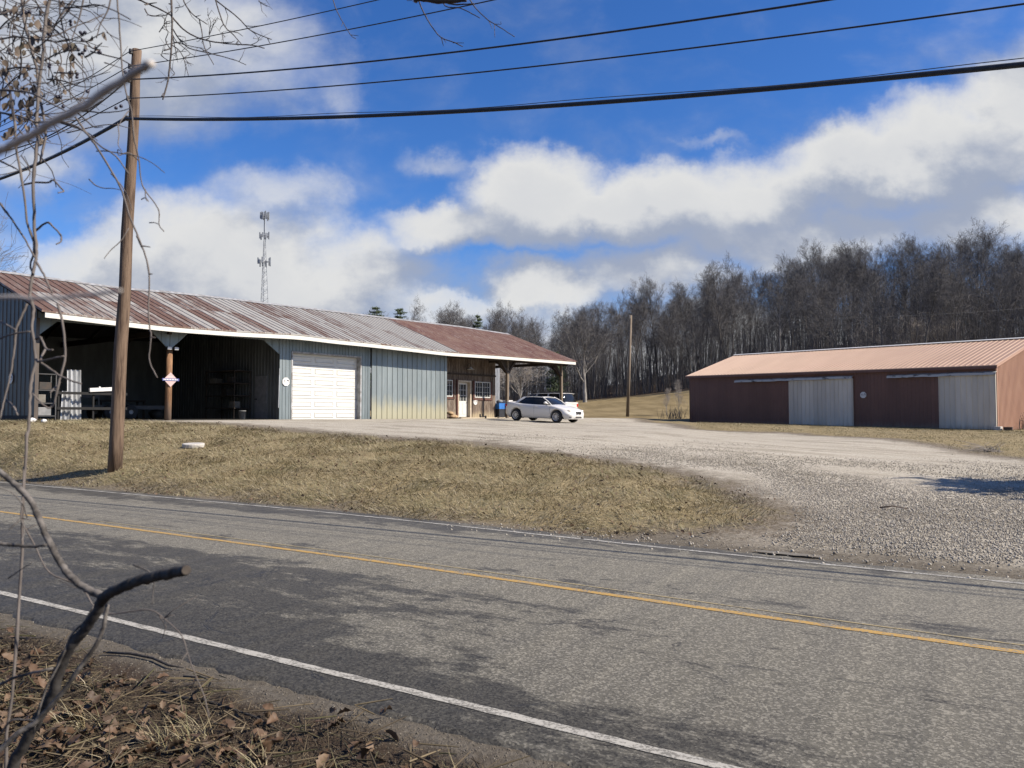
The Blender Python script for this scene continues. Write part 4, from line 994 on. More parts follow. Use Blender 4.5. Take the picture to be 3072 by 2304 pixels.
# far slim pole
u2 = thing('utility_pole', 'slim grey utility pole standing in the field before the wood', 'utility pole', (10.35, 69, gzp(10.35, 69)-.2))
m = MB(); q = at(1893, 946, 69)-u2.location; m.tube([(0, 0, 0), tuple(q)], [.15, .105], 10); m.build('pole', 'old pole wood', u2, True)
m = MB(); m.tube([q+Vector((-.12, -.1, -.25)), q+Vector((-.12, -.1, .02))], [.05, .04], 6); m.build('insulator', 'galvanised dull', u2)
for k, (dx, z0, z1, px2, py2, lab) in enumerate(((0, .1, .1, 3072, 985, 'faint thin wire running from the slim far pole to the right before the wood'), )):
    a = u2.location+q-Vector((0, 0, .3)); b = Vector((75, 84, 15.5)); pts = []
    for i in range(25):
        f = i/24; pts.append(a.lerp(b, f)-Vector((0, 0, 4*1.2*f*(1-f))))
    o = MB().tube(pts, .012, 4).build('overhead_wire', 'cable black'); tag(o, lab, 'wire')
# cell tower
tw = thing('cell_tower', 'tall grey lattice phone mast rising behind the barn roof', 'tower', (-71.4, 220, 0))
H = 60.2; m = MB()
def tp(k, z): r = .28+(52-z)*.052; a = 2*math.pi*k/3+.5; return Vector((r*math.cos(a), r*math.sin(a), z))
zs = np.concatenate([np.arange(0, 52, 1.3), [52]])
for k in range(3):
    for i in range(len(zs)-1):
        m.tube([tp(k, zs[i]), tp(k, zs[i+1])], .07, 4); k2 = (k+1) % 3
        m.tube([tp(k, zs[i]), tp(k2, zs[i+1])] if i % 2 else [tp(k2, zs[i]), tp(k, zs[i+1])], .045, 3); m.tube([tp(k, zs[i]), tp(k2, zs[i])], .035, 3)
m.build('lattice', 'lattice steel', tw)
m = MB(); m.tube([(0, 0, 51), (0, 0, H)], .22, 8); m.tube([(.1, -.45, 8), (.1, -.15, H-2)], .13, 5); m.build('mast', 'lattice steel', tw)
for z_, r_ in ((H-1.3, 1.15), (H-7.0, 1.3), (H-14.6, 1.75)):
    m = MB(); A = []
    for k in range(12):
        a = 2*math.pi*(k+random.uniform(-.25, .25))/12; p = Vector((r_*math.cos(a), r_*math.sin(a), z_+random.uniform(-.2, .3))); A.append(p)
        m.tube([(0, 0, z_), tuple(p)], .05, 4)
    for k in range(12): m.tube([A[k], A[(k+1) % 12]], .04, 3)
    f = m.build('platform', 'lattice steel', tw); m = MB()
    for p in A:
        if random.random() < .8: h_ = random.uniform(.7, 1.15); m.box(p.x-.17, p.x+.17, p.y-.1, p.y+.1, p.z-h_, p.z+h_)
    m.build('antennas', 'lattice steel', f)

# ------------------------------------------------------------------ cars
def car(name, label, cat, loc, rz, S):
    T0 = thing(name, label, cat, loc, rz)
    lx = S['x']; xs = []
    base = np.linspace(lx[0], lx[1], S.get('n', 46))
    xs = sorted(set([round(float(v), 3) for v in base]+[round(a+S['ra']*c, 3) for a in S['ax'] for c in (-1, -.98, -.9, -.75, -.55, -.3, 0, .3, .55, .75, .9, .98, 1)]))
    zt = lambda x: float(np.interp(x, *zip(*S['deck']))); wf = lambda x: float(np.interp(x, *zip(*S['wid']))); zl = lambda x: float(np.interp(x, *zip(*S['low'])))
    m = MB(); rows = []
    for x in xs:
        w = wf(x); t = zt(x); zb = zl(x)
        for a in S['ax']:
            d = abs(x-a)
            if d <= S['ra']: zb = max(zb, S['wr']+math.sqrt(max(S['ra']**2-d*d, 0)))
        zb = min(zb, t-.16); h = t-.03
        ps = [(w*.90, zb), (w*.965, zb+(h-zb)*.10), (w*.99, max(zb+(h-zb)*.2, min(.45*S['sc'], h-.1))), (w, max(zb+(h-zb)*.45, min(.62*S['sc'], h-.07))), (w*.975, zb+(h-zb)*.82), (w*.93, h), (w*.84, t), (w*.45, t+S['crown']*min(1, w)), (0, t+S['crown']*1.2*min(1, w))]
        row = [(x, -a, b) for a, b in ps]+[(x, a, b) for a, b in ps[:-1][::-1]]
        rows.append(len(m.v)); m.v += row
    k = len(row)
    for i in range(len(rows)-1):
        for q in range(k-1): a, b = rows[i]+q, rows[i+1]+q; m.f.append((a, b, b+1, a+1))
        m.f.append((rows[i], rows[i]+k-1, rows[i+1]+k-1, rows[i+1]))
    m.f.append(tuple(rows[0]+q for q in range(k))); m.f.append(tuple(rows[-1]+q for q in range(k))[::-1])
    body = m.build('body', 'car white', T0, True)
    MB().box(lx[0]+.25, lx[1]-.25, -wf(0)+.26, wf(0)-.26, S['low'][1][1]-.03, .50*S['sc']).build('underbody', 'black rubber', T0)
    # glasshouse
    g = S['glass']; m = MB(); i0 = 0
    bw, tw_ = g['bw'], g['tw']
    st = 6
    for j in range(st+1):
        f = j/st; e = f**1.0; bul = .035*math.sin(math.pi*f)
        z = g['zb']+(g['zt']-g['zb'])*f; xf = g['bf']+(g['tf']-g['bf'])*f+bul*1.3; xr = g['br']+(g['tr']-g['br'])*f-bul; hw = bw+(tw_-bw)*f+bul
        zf = z; row = []
        for (x, y) in ((xf, -hw*.55), (xf-.10, -hw*.9), (xf-.20, -hw), (g['mid'], -hw*1.015), (xr+.16, -hw), (xr+.05, -hw*.9), (xr, -hw*.55), (xr, hw*.55), (xr+.05, hw*.9), (xr+.16, hw), (g['mid'], hw*1.015), (xf-.20, hw), (xf-.10, hw*.9), (xf, hw*.55)): m.v.append((x, y, zf))
    for j in range(st):
        for q in range(14): q2 = (q+1) % 14; a = j*14; m.f.append((a+q, a+q2, a+14+q2, a+14+q))
    gh = m.build('windows', 'car glass', T0, True)
    # roof panel
    m = MB(); xs2 = np.linspace(g['tr']-.05, g['tf']+.06, 9); 
    for x in xs2:
        f = (x-xs2[0])/(xs2[-1]-xs2[0]); cz = g['zt']+.045*math.sin(math.pi*(.12+.76*f))
        for yf in (-1, -.85, -.4, 0, .4, .85, 1): m.v.append((x, yf*(tw_+.035), cz-.035*yf*yf))
    for i in range(8):
        for q in range(6): a = i*7+q; m.f.append((a, a+7, a+8, a+1))
    n_ = len(m.v); m.v += [(x, y, z-.03) for x, y, z in m.v[:]]
    for i in range(8):
        for q in range(6): a = n_+i*7+q; m.f.append((a, a+1, a+8, a+7))
        for q in (0, 6): a = i*7+q; m.f.append((a, a+7, n_+a+7, n_+a))
    for q in range(6): m.f.append((q, q+1, n_+q+1, n_+q)); a = 56+q; m.f.append((a, n_+a, n_+a+1, a+1))
    rf = m.build('roof', 'car white', T0, True)
    if g.get('sun'):
        a, b = g['sun']; MB().box(a, b, -tw_*.7, tw_*.7, g['zt']+.02, g['zt']+.052).build('sunroof', 'car glass', rf, bevel=.012)
    for sd in (-1, 1):
        m = MB(); b0 = .02
        P = lambda f, x, o=.012: (x, sd*((bw+(tw_-bw)*f+.035*math.sin(math.pi*f))*1.01+o), g['zb']+(g['zt']-g['zb'])*f)
        m.tube([(g['bf']-.04, sd*bw*.90, g['zb']-.02), ((g['bf']+g['tf'])/2+.0, sd*((bw+tw_)/2*.93+.03), (g['zb']+g['zt'])/2+.01), (g['tf']-.02, sd*tw_*.97, g['zt']+.0)], .035, 6)
        for xb, xt, wd_ in g['pil']:
            for f0, f1 in ((0, .25), (.25, .5), (.5, .75), (.75, 1.0)):
                x0_, x1_ = xb+(xt-xb)*f0, xb+(xt-xb)*f1; m.poly([P(f0, x0_-wd_/2), P(f0, x0_+wd_/2), P(f1, x1_+wd_/2), P(f1, x1_-wd_/2)]); m.poly([P(f1, x1_-wd_/2, .0), P(f1, x1_+wd_/2, .0), P(f0, x0_+wd_/2, .0), P(f0, x0_-wd_/2, .0)])
        m.build('pillar', 'car white', T0)
        # mirror
        m = MB().blob((g['bf']-.28, sd*(wf(0)+.10), S['belt']+.09), .10, .12, .075, .0, 10, 6); m.tube([(g['bf']-.25, sd*(wf(0)-.12), S['belt']+.03), (g['bf']-.27, sd*(wf(0)+.05), S['belt']+.06)], .03, 6); m.build('mirror', 'car white', T0, True)
        for a in S['hand']: MB().box(a-.09, a+.09, min(sd*(wf(a)*.985), sd*(wf(a)*.985+.03)), max(sd*(wf(a)*.985), sd*(wf(a)*.985+.03)), S['belt']-.14, S['belt']-.115).build('door_handle', 'car white', T0, bevel=.006)
        for a in S['seam']: MB().tube([(a, sd*(wf(a)*.965+.003), .30*S['sc']), (a, sd*(wf(a)*1.0+.002), .60*S['sc']), (a, sd*(wf(a)*.975+.002), S['belt']-.12), (a-.02, sd*(wf(a)*.935+.004), S['belt']-.01)], .005, 4).build('door_seam', 'black rubber', body)
        for ax in S['ax']:
            r = S['wr']; y0 = sd*(wf(ax)-.10)
            wt = MB().lathe([(r*.62, -.11), (r*.93, -.11), (r, -.08), (r, .08), (r*.93, .11), (r*.66, .11), (r*.64, .05)], (ax, y0, r), 28, 'y').build('tyre', 'black rubber', T0, True)
            m = MB().lathe([(r*.60, 0), (r*.66, .012*sd), (r*.66, -.08*sd), (r*.60, -.08*sd), (r*.60, 0)], (ax, y0+sd*.105, r), 28, 'y'); m.lathe([(0, .01*sd), (r*.14, .01*sd), (r*.17, -.03*sd)], (ax, y0+sd*.10, r), 14, 'y')
            for q in range(10):
                an = 2*math.pi*q/10; an2 = an+.10
                m.bar((ax+r*.1*math.cos(an), y0+sd*.085, r+r*.1*math.sin(an)), (ax+r*.62*math.cos(an2), y0+sd*.10, r+r*.62*math.sin(an2)), .032, .02, (0, 1, 0))
            m.build('rim', 'rim silver', wt)
            MB().lathe([(0, 0), (r*.62, 0)], (ax, y0+sd*.02, r), 20, 'y').build('brake_disc', 'dark metal', wt)
    return T0, wf
SED = dict(x=(-2.27, 2.26), ax=(-1.38, 1.38), ra=.385, wr=.325, sc=1.0, crown=.035, belt=.97,
    deck=[(-2.27,.80),(-2.20,1.02),(-2.0,1.06),(-1.6,1.05),(-1.0,1.0),(0,.97),(.9,.96),(1.3,.90),(1.8,.79),(2.1,.68),(2.26,.54)],
    wid=[(-2.27,.66),(-2.15,.78),(-1.9,.86),(-1.4,.895),(0,.90),(1.4,.895),(1.8,.86),(2.05,.78),(2.18,.68),(2.26,.52)],
    low=[(-2.27,.36),(-2.0,.24),(-1.0,.20),(1.0,.20),(1.9,.19),(2.26,.22)],
    glass=dict(zb=.95, zt=1.375, bf=1.02, tf=.25, br=-1.72, tr=-.98, bw=.80, tw=.58, mid=-.3, sun=(-.55,.12), pil=[(-1.50,-.93,.22)]), hand=(.02,-1.02), seam=(.95,-.12,-1.06))
rw = hit(1549, 1263); yaw = -R(37.8); hd = Vector((math.cos(yaw), math.sin(yaw), 0)); lf = Vector((-hd.y, hd.x, 0))
c0 = Vector((.245, 43.5, 0))+hd*1.38+lf*.80; g0 = gzp(c0.x, c0.y)
sed, wf = car('sedan', 'white four-door sedan parked on the gravel in front of the carport, facing right', 'car', (c0.x, c0.y, g0+.01), yaw, SED)
fz = math.atan2(gzp(*(c0+hd*1.38).to_2d())-gzp(*(c0-hd*1.38).to_2d()), 2.76); sed.rotation_euler = (0, -fz, yaw)
for sd_ in (-1, 1):
    MB().blob((1.95, sd_*.60, .665), .23, .15, .07, 0, 14, 8).build('headlight', 'lamp lens', sed, True)
    g = MB(); g.v += []; pr = [(-.11,-.055),(-.08,-.075),(.08,-.075),(.11,-.05),(.11,.05),(.08,.07),(-.08,.07),(-.11,.055)]
    g.poly([(2.285, sd_*.13+a, .555+b) for a, b in pr]); g.poly([(2.22, sd_*.13+a, .555+b) for a, b in pr][::-1])
    for q in range(8): a, b = pr[q], pr[(q+1) % 8]; g.quad((2.285, sd_*.13+a[0], .555+a[1]), (2.22, sd_*.13+a[0], .555+a[1]), (2.22, sd_*.13+b[0], .555+b[1]), (2.285, sd_*.13+b[0], .555+b[1]))
    g.build('grille', 'black rubber', sed); MB().blob((2.16, sd_*.60, .335), .06, .15, .035, 0, 10, 6).build('fog_lamp_recess', 'black rubber', sed, True)
    MB().blob((-2.17, sd_*.66, .86), .10, .16, .085, 0, 12, 6).build('tail_light', 'tail red', sed, True)
MB().box(2.17, 2.275, -.30, .30, .27, .35).build('lower_intake', 'black rubber', sed, bevel=.02)
MB().box(2.25, 2.285, -.26, .26, .40, .44).build('bumper_strip', 'car white', sed, bevel=.01)
m = MB(); m.box(-2.27, -2.12, -.62, .62, 1.04, 1.075); m.build('boot_spoiler', 'car white', sed, bevel=.012)
SUV = dict(x=(-2.6, 2.6), ax=(-1.55, 1.5), ra=.47, wr=.40, sc=1.35, crown=.03, belt=1.22,
    deck=[(-2.6,1.15),(-2.5,1.22),(0,1.22),(1.2,1.20),(1.6,1.17),(2.3,1.10),(2.6,.92)], wid=[(-2.6,.90),(-2.45,.98),(0,1.0),(2.2,.97),(2.5,.88),(2.6,.76)],
    low=[(-2.6,.45),(-2.2,.38),(0,.34),(2.2,.36),(2.6,.42)],
    glass=dict(zb=1.20, zt=1.86, bf=1.55, tf=.75, br=-2.56, tr=-2.30, bw=.94, tw=.80, mid=-.8, pil=[(.10,.02,.16),(-1.0,-1.05,.14),(-2.30,-2.12,.22)]), hand=(.25,-.85), seam=(1.25,.1,-1.0))
hy = math.pi-R(36); h2 = Vector((math.cos(hy), math.sin(hy), 0)); l2 = Vector((-h2.y, h2.x, 0))
rc_ = at(1693, 1250, 58.5); rc_.z = 0; c2 = rc_+h2*2.55-l2*.95
suv, _ = car('large_suv', 'white large sport utility vehicle parked behind the sedan, its rear window towards us', 'car', (c2.x, c2.y, gzp(c2.x, c2.y)-.02), hy, SUV); suv.scale = (1, 1, 1.05)
for sd_ in (-1, 1):
    MB().box(-2.63, -2.48, sd_*.88-.09, sd_*.88+.09, .88, 1.14).build('tail_light', 'tail red', suv, bevel=.02)
    m = MB(); m.tube([(-2.2, sd_*.72, 1.90), (-2.1, sd_*.72, 1.97), (.4, sd_*.72, 1.97), (.5, sd_*.72, 1.90)], .022, 6); m.build('roof_rail', 'black rubber', suv)
m = MB(); 
m.poly([(-2.64,-.78,1.17),(-2.64,.78,1.17),(-2.60,.84,1.21),(-2.60,-.84,1.21)]); m.box(-2.63, -2.55, -.95, .95, 1.08, 1.20); m.build('tailgate_trim', 'car white', suv)
MB().box(-2.72, -2.5, -.92, .92, .48, .70).build('rear_bumper', 'car white', suv, bevel=.04)
MB().tube([(-2.625, -.25, 1.22), (-2.60, .1, 1.26), (-2.585, .35, 1.33)], .012, 4).build('wiper', 'black rubber', suv)

# ------------------------------------------------------------------ bare trees
def bare_tree_meshes(seed, H=18, spread=1.0, trunk_frac=.45, dens=1.0, r0=.24, fork=False):
    rd = random.Random(seed); tr = MB(); cr = MB()
    def rot(d, ang, az):
        a = d.orthogonal().normalized(); b = d.cross(a); return (d*math.cos(ang)+(a*math.cos(az)+b*math.sin(az))*math.sin(ang)).normalized()
    def branch(p, d, L, r, lv):
        nseg = {0: 9, 1: 6, 2: 4, 3: 3, 4: 2}[lv]; pts = [p.copy()]; rad = [r]; dirs = [d.copy()]
        for i in range(nseg):
            j = {0: .05, 1: .13, 2: .2, 3: .28, 4: .35}[lv]
            d = (d+Vector((rd.gauss(0, j), rd.gauss(0, j), rd.gauss(0, j)*.6+{0: .05, 1: .16, 2: .14, 3: .12, 4: .10}[lv]))).normalized()
            p = p+d*(L/nseg); pts.append(p.copy()); dirs.append(d.copy()); rad.append(max(r*(1-.82*(i+1)/nseg), .0095 if r0 > .1 else r0*.07))
        (tr if lv <= 1 else cr).tube(pts, rad, {0: 8, 1: 5, 2: 3, 3: 3, 4: 3}[lv], cap=False)
        if lv == 4: return
        nch = {0: int(17*dens), 1: int(8*dens), 2: 6, 3: 4}[lv]
        for c in range(nch):
            f = (trunk_frac+(1-trunk_frac)*(c+rd.random())/nch) if lv == 0 else (.18+.82*(c+rd.random())/nch)
            i = min(int(f*nseg), nseg-1); q = pts[i].lerp(pts[i+1], f*nseg-i); rr = rad[i]*(1-(f*nseg-i))+rad[i+1]*(f*nseg-i)
            ang = R((rd.uniform(14, 52) if fork else rd.uniform(28, 58)) if lv == 0 else rd.uniform(25, 60))*(spread if lv == 0 else 1)
            Lc = (H*rd.uniform(.38, .56) if (fork and lv == 0) else 0) or L*{0: rd.uniform(.26, .43)*(1.25-.75*f), 1: rd.uniform(.35, .6)*(1.15-.5*f), 2: rd.uniform(.4, .65), 3: rd.uniform(.4, .75)}[lv]
            branch(q, rot(dirs[i], ang, rd.uniform(0, 6.283)), Lc, rr*{0: .55, 1: .55, 2: .55, 3: .6}[lv], lv+1)
        
    branch(Vector((0, 0, -.3)), Vector((rd.gauss(0, .03), rd.gauss(0, .03), 1)).normalized(), H*.42 if fork else H, r0, 0)
    return tr, cr
GF = 'bare trees of the wood on the hill'
protos = []
for k, (H, sp, tf, bark) in enumerate([(18,.85,.48,'bark grey'),(17,.9,.42,'bark grey'),(19,.75,.55,'bark pale'),(16,1.0,.40,'bark grey'),(18,.8,.5,'bark grey'),(15,1.1,.35,'bark pale'),(19,.7,.55,'bark grey')]):
    tr_, cr_ = bare_tree_meshes(100+k, H, sp if k not in (3, 5) else 1.0, tf if k not in (3, 5) else .6, 1.0 if k not in (3, 5) else .6, .155+.01*k, k in (3, 5))
    T0 = thing('bare_tree', 'tall leafless grey tree among its like in the wood on the hill', 'tree', (0, -500, 0), group=GF)
    tr_.build('trunk', bark, T0, True); cr_.build('crown', 'twig grey', T0); protos.append(T0)
rt = random.Random(5); used = [False]*len(protos); placed = []
def put_tree(x, y, s, k, rz, sz=None, dd=0):
    z = gzp(x, y)-.1; a = x/y
    row = 'front' if dd < 18 else ('slope' if dd < 50 else 'ridge')
    part = 'behind the grey barn' if a < .05 else ('between the two barns' if a < .23 else ("above the brown barn's left half" if a < .44 else "above the brown barn's right half"))
    if not used[k]:
        used[k] = True; o = protos[k]; o.location = (x, y, z); o.rotation_euler = (0, 0, rz); o.scale = (s, s, sz or s)
    else: o = dup(protos[k], (x, y, z), rz, (s, s, sz or s))
    tag(o, 'leafless grey tree on the %s of the wood %s' % (row, part), None, 'bare trees, %s, %s' % (row, part)); return o
Dfa = lambda a: float(np.interp(a, [-1.2, -.3, .05, .23, .42, .67, 1.2], [120, 130, 128, 118, 92, 86, 90]))
cnt = 0; tries = 0
while cnt < 290 and tries < 12000:
    tries += 1
    a = rt.uniform(-.17, .78) if rt.random() < .93 else rt.uniform(-.5, -.17)
    dd = rt.choice([rt.uniform(0, 18), rt.uniform(10, 55), rt.uniform(45, 88)])
    D_ = Dfa(a)+3+dd
    if .33 < a and dd < 12 and rt.random() < .6: continue
    x = a*D_; mind = 2.2 if a > 0 else 3.0
    if any((x-u)**2+(D_-v)**2 < mind**2 for u, v in placed): continue
    placed.append((x, D_)); s = rt.uniform(.93, 1.06)
    s *= float(np.interp(a, [-.5, -.2, -.08, .05, .10, .15, .22, .32, .5, .78], [.66, .74, .85, .84, .78, .80, .86, .92, .93, .93]))
    if a > .33 and dd < 25: s *= .78
    put_tree(x, D_, s, rt.randrange(len(protos)), rt.uniform(0, 6.28), s*rt.uniform(.92, 1.1), dd); cnt += 1
# trees one can tell apart
def special(seed, x, y, H, sp, tf, dens, r0, bark, twig, label, name='bare_tree'):
    fk = seed in (11, 12, 13, 14, 15, 16, 17); tr_, cr_ = bare_tree_meshes(seed, H, 1.15 if fk else sp, .5 if fk else tf, dens*.62 if fk else dens, r0, fk); T0 = thing(name, label, 'tree', (x, y, gzp(x, y)-.1), random.random()*6)
    tr_.build('trunk', bark, T0, True); cr_.build('crown', twig, T0); return T0
special(11, 11.0, 116, 14.6, 1.25, .30, 1.5, .36, 'bark pale', 'twig grey', 'broad round-crowned bare tree with a pale trunk right of the carport roof')
special(12, 47.5, 100, 8.5, 1.0, .30, 1.1, .15, 'bark pale', 'twig light', 'pale leaning bare tree left of the three light trees above the brown barn roof')
special(13, 52.5, 100, 9.0, 1.2, .25, 1.3, .17, 'bark pale', 'twig light', 'pale many-stemmed bare tree, middle of the three light trees above the brown barn roof')
special(14, 56.8, 102, 9.5, 1.3, .25, 1.5, .16, 'bark pale', 'twig light', 'pale dense round bare tree, right of the three light trees above the brown barn roof')
special(15, 1.0, 88, 8.5, 1.35, .22, 1.2, .2, 'bark pale', 'twig light', 'pale gnarled bare tree seen under the carport roof between its posts')
special(16, -2.0, 84, 7.0, 1.3, .25, 1.1, .16, 'bark pale', 'twig light', 'pale crooked bare tree just right of the pale shed strip under the carport')
special(17, -34, 47, 14.5, 1.1, .3, 1.1, .2, 'bark grey', 'twig grey', 'dark bare tree rising behind the left end of the barn roof')
special(18, 15.2, 70, 3.2, .8, .3, .8, .035, 'bark pale', 'twig light', 'thin leafless sapling at the left end of the brown barn, nearer the barn')
special(19, 14.3, 71, 2.6, .8, .3, .8, .03, 'bark pale', 'twig light', 'thin leafless sapling at the left end of the brown barn, farther from the barn')
# evergreens
def conifer(x, y, H, r, label, seed):
    rd = random.Random(seed); T0 = thing('evergreen_tree', label, 'tree', (x, y, gzp(x, y)-.1)); m = MB(); m.tube([(0, 0, 0), (0, 0, H)], [.2, .03], 7); m.build('trunk', 'bark grey', T0)
    m = MB(); z_ = H*.2
    while z_ < H-.1:
        f = 1-(z_-H*.2)/(H*.8); L = r*(f**.55)*rd.uniform(.6, 1.15)
        for q in range(6):
            an = rd.uniform(0, 6.283); d = Vector((math.cos(an), math.sin(an), rd.uniform(.05, .35)))
            for s in range(34):
                t_ = rd.uniform(.12, 1.0); p = Vector((0, 0, z_))+d*L*t_+Vector((rd.gauss(0, .16), rd.gauss(0, .16), rd.gauss(0, .1)))*L*.5
                e = Vector((rd.gauss(0, 1), rd.gauss(0, 1), rd.gauss(.25, .6))).normalized(); g_ = e.orthogonal().normalized()*.06
                q_ = p+e*rd.uniform(.22, .42); m.poly([p-g_, p+g_, q_+g_*.3, q_-g_*.3]); 
        z_ += H*.028+.12
    m.build('foliage', 'needle green', T0); return T0
conifer(-21.6, 122, 16.9, 4.0, 'pointed pine above the barn ridge, left of the two together', 1)
conifer(-17.6, 121, 16.3, 4.4, 'bushy pine above the barn ridge, right of the two together', 2)
conifer(-5.6, 125, 15.0, 2.6, 'small dark evergreen tip above the red roof ridge', 3)
conifer(7.2, 126, 8.5, 2.6, 'dark evergreen at the foot of the wood behind the broad bare tree', 4)
conifer(14.1, 13.1, 4.9, 3.0, 'bushy evergreen just outside the right edge that shades the gravel', 5)

# wood too dense to count: thin stems farther in, and brush under the trees
def stems(name, n, region, hlo, hhi, rlo, rhi, tw, m_, seed):
    r = np.random.default_rng(seed); a = r.uniform(region[0], region[1], n); Df = np.interp(a, [-1.2, -.3, .05, .23, .42, .67, 1.2], [120, 130, 128, 118, 92, 86, 90])
    D_ = Df+r.uniform(region[2], region[3], n); X = a*D_; Y = D_; Z = gz(X, Y)-.2; Hh = r.uniform(hlo, hhi, n)*(np.interp(a, [-.5, -.08, .10, .22, .5], [.65, .72, .68, .88, .95]) if hhi > 8 else 1); 
    P = [];  # list of (p0,p1,r0,r1)
    base = np.stack([X, Y, Z], -1); lean = np.stack([r.normal(0, .06, n), r.normal(0, .06, n), np.ones(n)], -1)
    mid = base+lean*Hh[:, None]*.5+r.normal(0, .15, (n, 3)); top = mid+(lean+r.normal(0, .06, (n, 3)))*Hh[:, None]*.5
    R0 = r.uniform(rlo, rhi, n)
    segs = [(base, mid, R0, R0*.65), (mid, top, R0*.65, R0*.15)]
    for q in range(tw):
        f = r.uniform(.25, 1, n)[:, None]; s = np.where(f < .5, base+(mid-base)*f*2, mid+(top-mid)*(f*2-1)); d = np.stack([r.normal(0, .55, n), r.normal(0, .55, n), r.uniform(.2, 1.0, n)], -1)
        e = s+d*(Hh*r.uniform(.08, .22, n))[:, None]; segs.append((s, e, R0*.28, R0*.12))
        e2 = e+(d+r.normal(0, .5, (n, 3)))*(Hh*.07)[:, None]; segs.append((e, e2, R0*.14, R0*.08)); e3 = (s+e)/2+(r.normal(0, .6, (n, 3))+[0, 0, .3])*(Hh*.09)[:, None]; segs.append(((s+e)/2, e3, R0*.14, R0*.07))
    A = np.concatenate([s[0] for s in segs]); B = np.concatenate([s[1] for s in segs]); ra = np.concatenate([s[2] for s in segs]); rb_ = np.concatenate([s[3] for s in segs])
    d = B-A; d /= np.linalg.norm(d, axis=1, keepdims=True)+1e-9; u = np.cross(d, [.3, 1, .1]); u /= np.linalg.norm(u, axis=1, keepdims=True)+1e-9; v = np.cross(d, u); N = len(A)
    V = np.empty((N, 6, 3))
    for k in range(3):
        an = 2*math.pi*k/3; o = u*math.cos(an)+v*math.sin(an); V[:, k] = A+o*ra[:, None]; V[:, 3+k] = B+o*rb_[:, None]
    i = np.arange(N)[:, None]*6; F = np.concatenate([i+np.array([k, (k+1) % 3, 3+(k+1) % 3, 3+k]) for k in range(3)])
    return np_mesh(name, V.reshape(-1, 3), F, m_)
o = stems('distant_woods', 3400, (-.5, .85, 6, 105), 9, 16, .04, .11, 16, 'twig grey', 3); tag(o, 'mass of thin bare trunks and twigs filling the wood between the nearer trees', 'woods', kind='stuff')
o = stems('undergrowth', 8500, (-.5, .85, -2, 80), 1.5, 7.5, .014, .045, 9, 'twig grey', 4); tag(o, 'brushy leafless undergrowth along the foot of the wood', 'undergrowth', kind='stuff')

# ------------------------------------------------------------------ scattered ground cover
def rotm(yaw, tilt, roll):
    cy, sy = np.cos(yaw), np.sin(yaw); ct, st_ = np.cos(tilt), np.sin(tilt); cr, sr = np.cos(roll), np.sin(roll); o = np.zeros_like(cy); i = o+1
    Rz = np.stack([cy, -sy, o, sy, cy, o, o, o, i], -1).reshape(-1, 3, 3); Ry = np.stack([ct, o, st_, o, i, o, -st_, o, ct], -1).reshape(-1, 3, 3); Rx = np.stack([i, o, o, o, cr, -sr, o, sr, cr], -1).reshape(-1, 3, 3)
    return Rz @ Ry @ Rx
def scatter(name, tV, tF, P, M_, S_, m_, rnd=None, jit=0, label=None, cat=None):
    n = len(P); k = len(tV); V = np.broadcast_to(tV, (n, k, 3)).copy()
    if jit: V += rng.normal(0, jit, V.shape)
    V = np.einsum('nij,nkj->nki', M_, V*S_[:, None, :])+P[:, None, :]
    F = (np.arange(n)[:, None, None]*k+tF[None]).reshape(-1, tF.shape[1]); r = np.repeat(rng.random(n) if rnd is None else rnd, k)
    o = np_mesh(name, V.reshape(-1, 3), F, m_, dict(rnd=r)); tag(o, label, cat, kind='stuff'); return o
# grass blade template: x is up the blade, bends over
bV = np.array([(0, -.5, 0), (0, .5, 0), (.45, -.4, .10), (.45, .4, .10), (1, -.08, -.05), (1, .08, -.05)]); bV[:, 1] *= .09; bF = np.array([(0, 1, 3, 2), (2, 3, 5, 4)])
def grass(name, n, box, poly_ok, hlo, hhi, wid, tilt, label, m_='grass straw', green=0, seed=1, lift=0):
    r = np.random.default_rng(seed); X = r.uniform(box[0], box[1], n); Y = r.uniform(box[2], box[3], n)
    keep = poly_ok(X, Y); X, Y = X[keep], Y[keep]; n = len(X); Z = gz(X, Y)+lift
    L = r.uniform(hlo, hhi, n); clump = np.sin(X*2.1+np.sin(Y*3.3))+np.sin(Y*2.7+np.cos(X*1.7)); yaw = r.uniform(0, 6.283, n)*.45+clump*1.1+2.6
    M_ = rotm(yaw, -R(1)*r.uniform(tilt[0], tilt[1], n), r.uniform(-.7, .7, n))
    rn = np.clip(.42+.13*clump+r.normal(0, .25, n), 0, 1)
    return scatter(name, bV, bF, np.stack([X, Y, Z], -1), M_, np.stack([L, np.full(n, wid)*L/.12*0+wid/.09, L], -1), m_, rn, label=label, cat='grass')
nz_ = lambda X, Y: .5*np.sin(X*2.3+1.1*np.sin(Y*1.9))+.5*np.sin(Y*3.1+np.sin(X*2.7))
gok = lambda X, Y: (sdist(X, Y, GRASS)+.28*nz_(X, Y)+.10*rng.normal(size=X.shape) > .05) & (rng.random(X.shape) < np.clip(22/np.hypot(X, Y), .25, 1)**1.3)
grass('bank_grass', 300000, (-26, 5, 9, 30), gok, .07, .20, .0075, (8, 46), 'matted straw coloured winter grass covering the roadside bank')
g2 = lambda X, Y: (sdist(X, Y, GR2)+.5*nz_(X, Y) > 0) & (X > .24*Y) & (rng.random(X.shape) < .8)
grass('barn_strip_grass', 110000, (8, 34, 18, 58), g2, .05, .12, .008, (10, 50), 'short straw grass strip in front of the brown barn', seed=2)
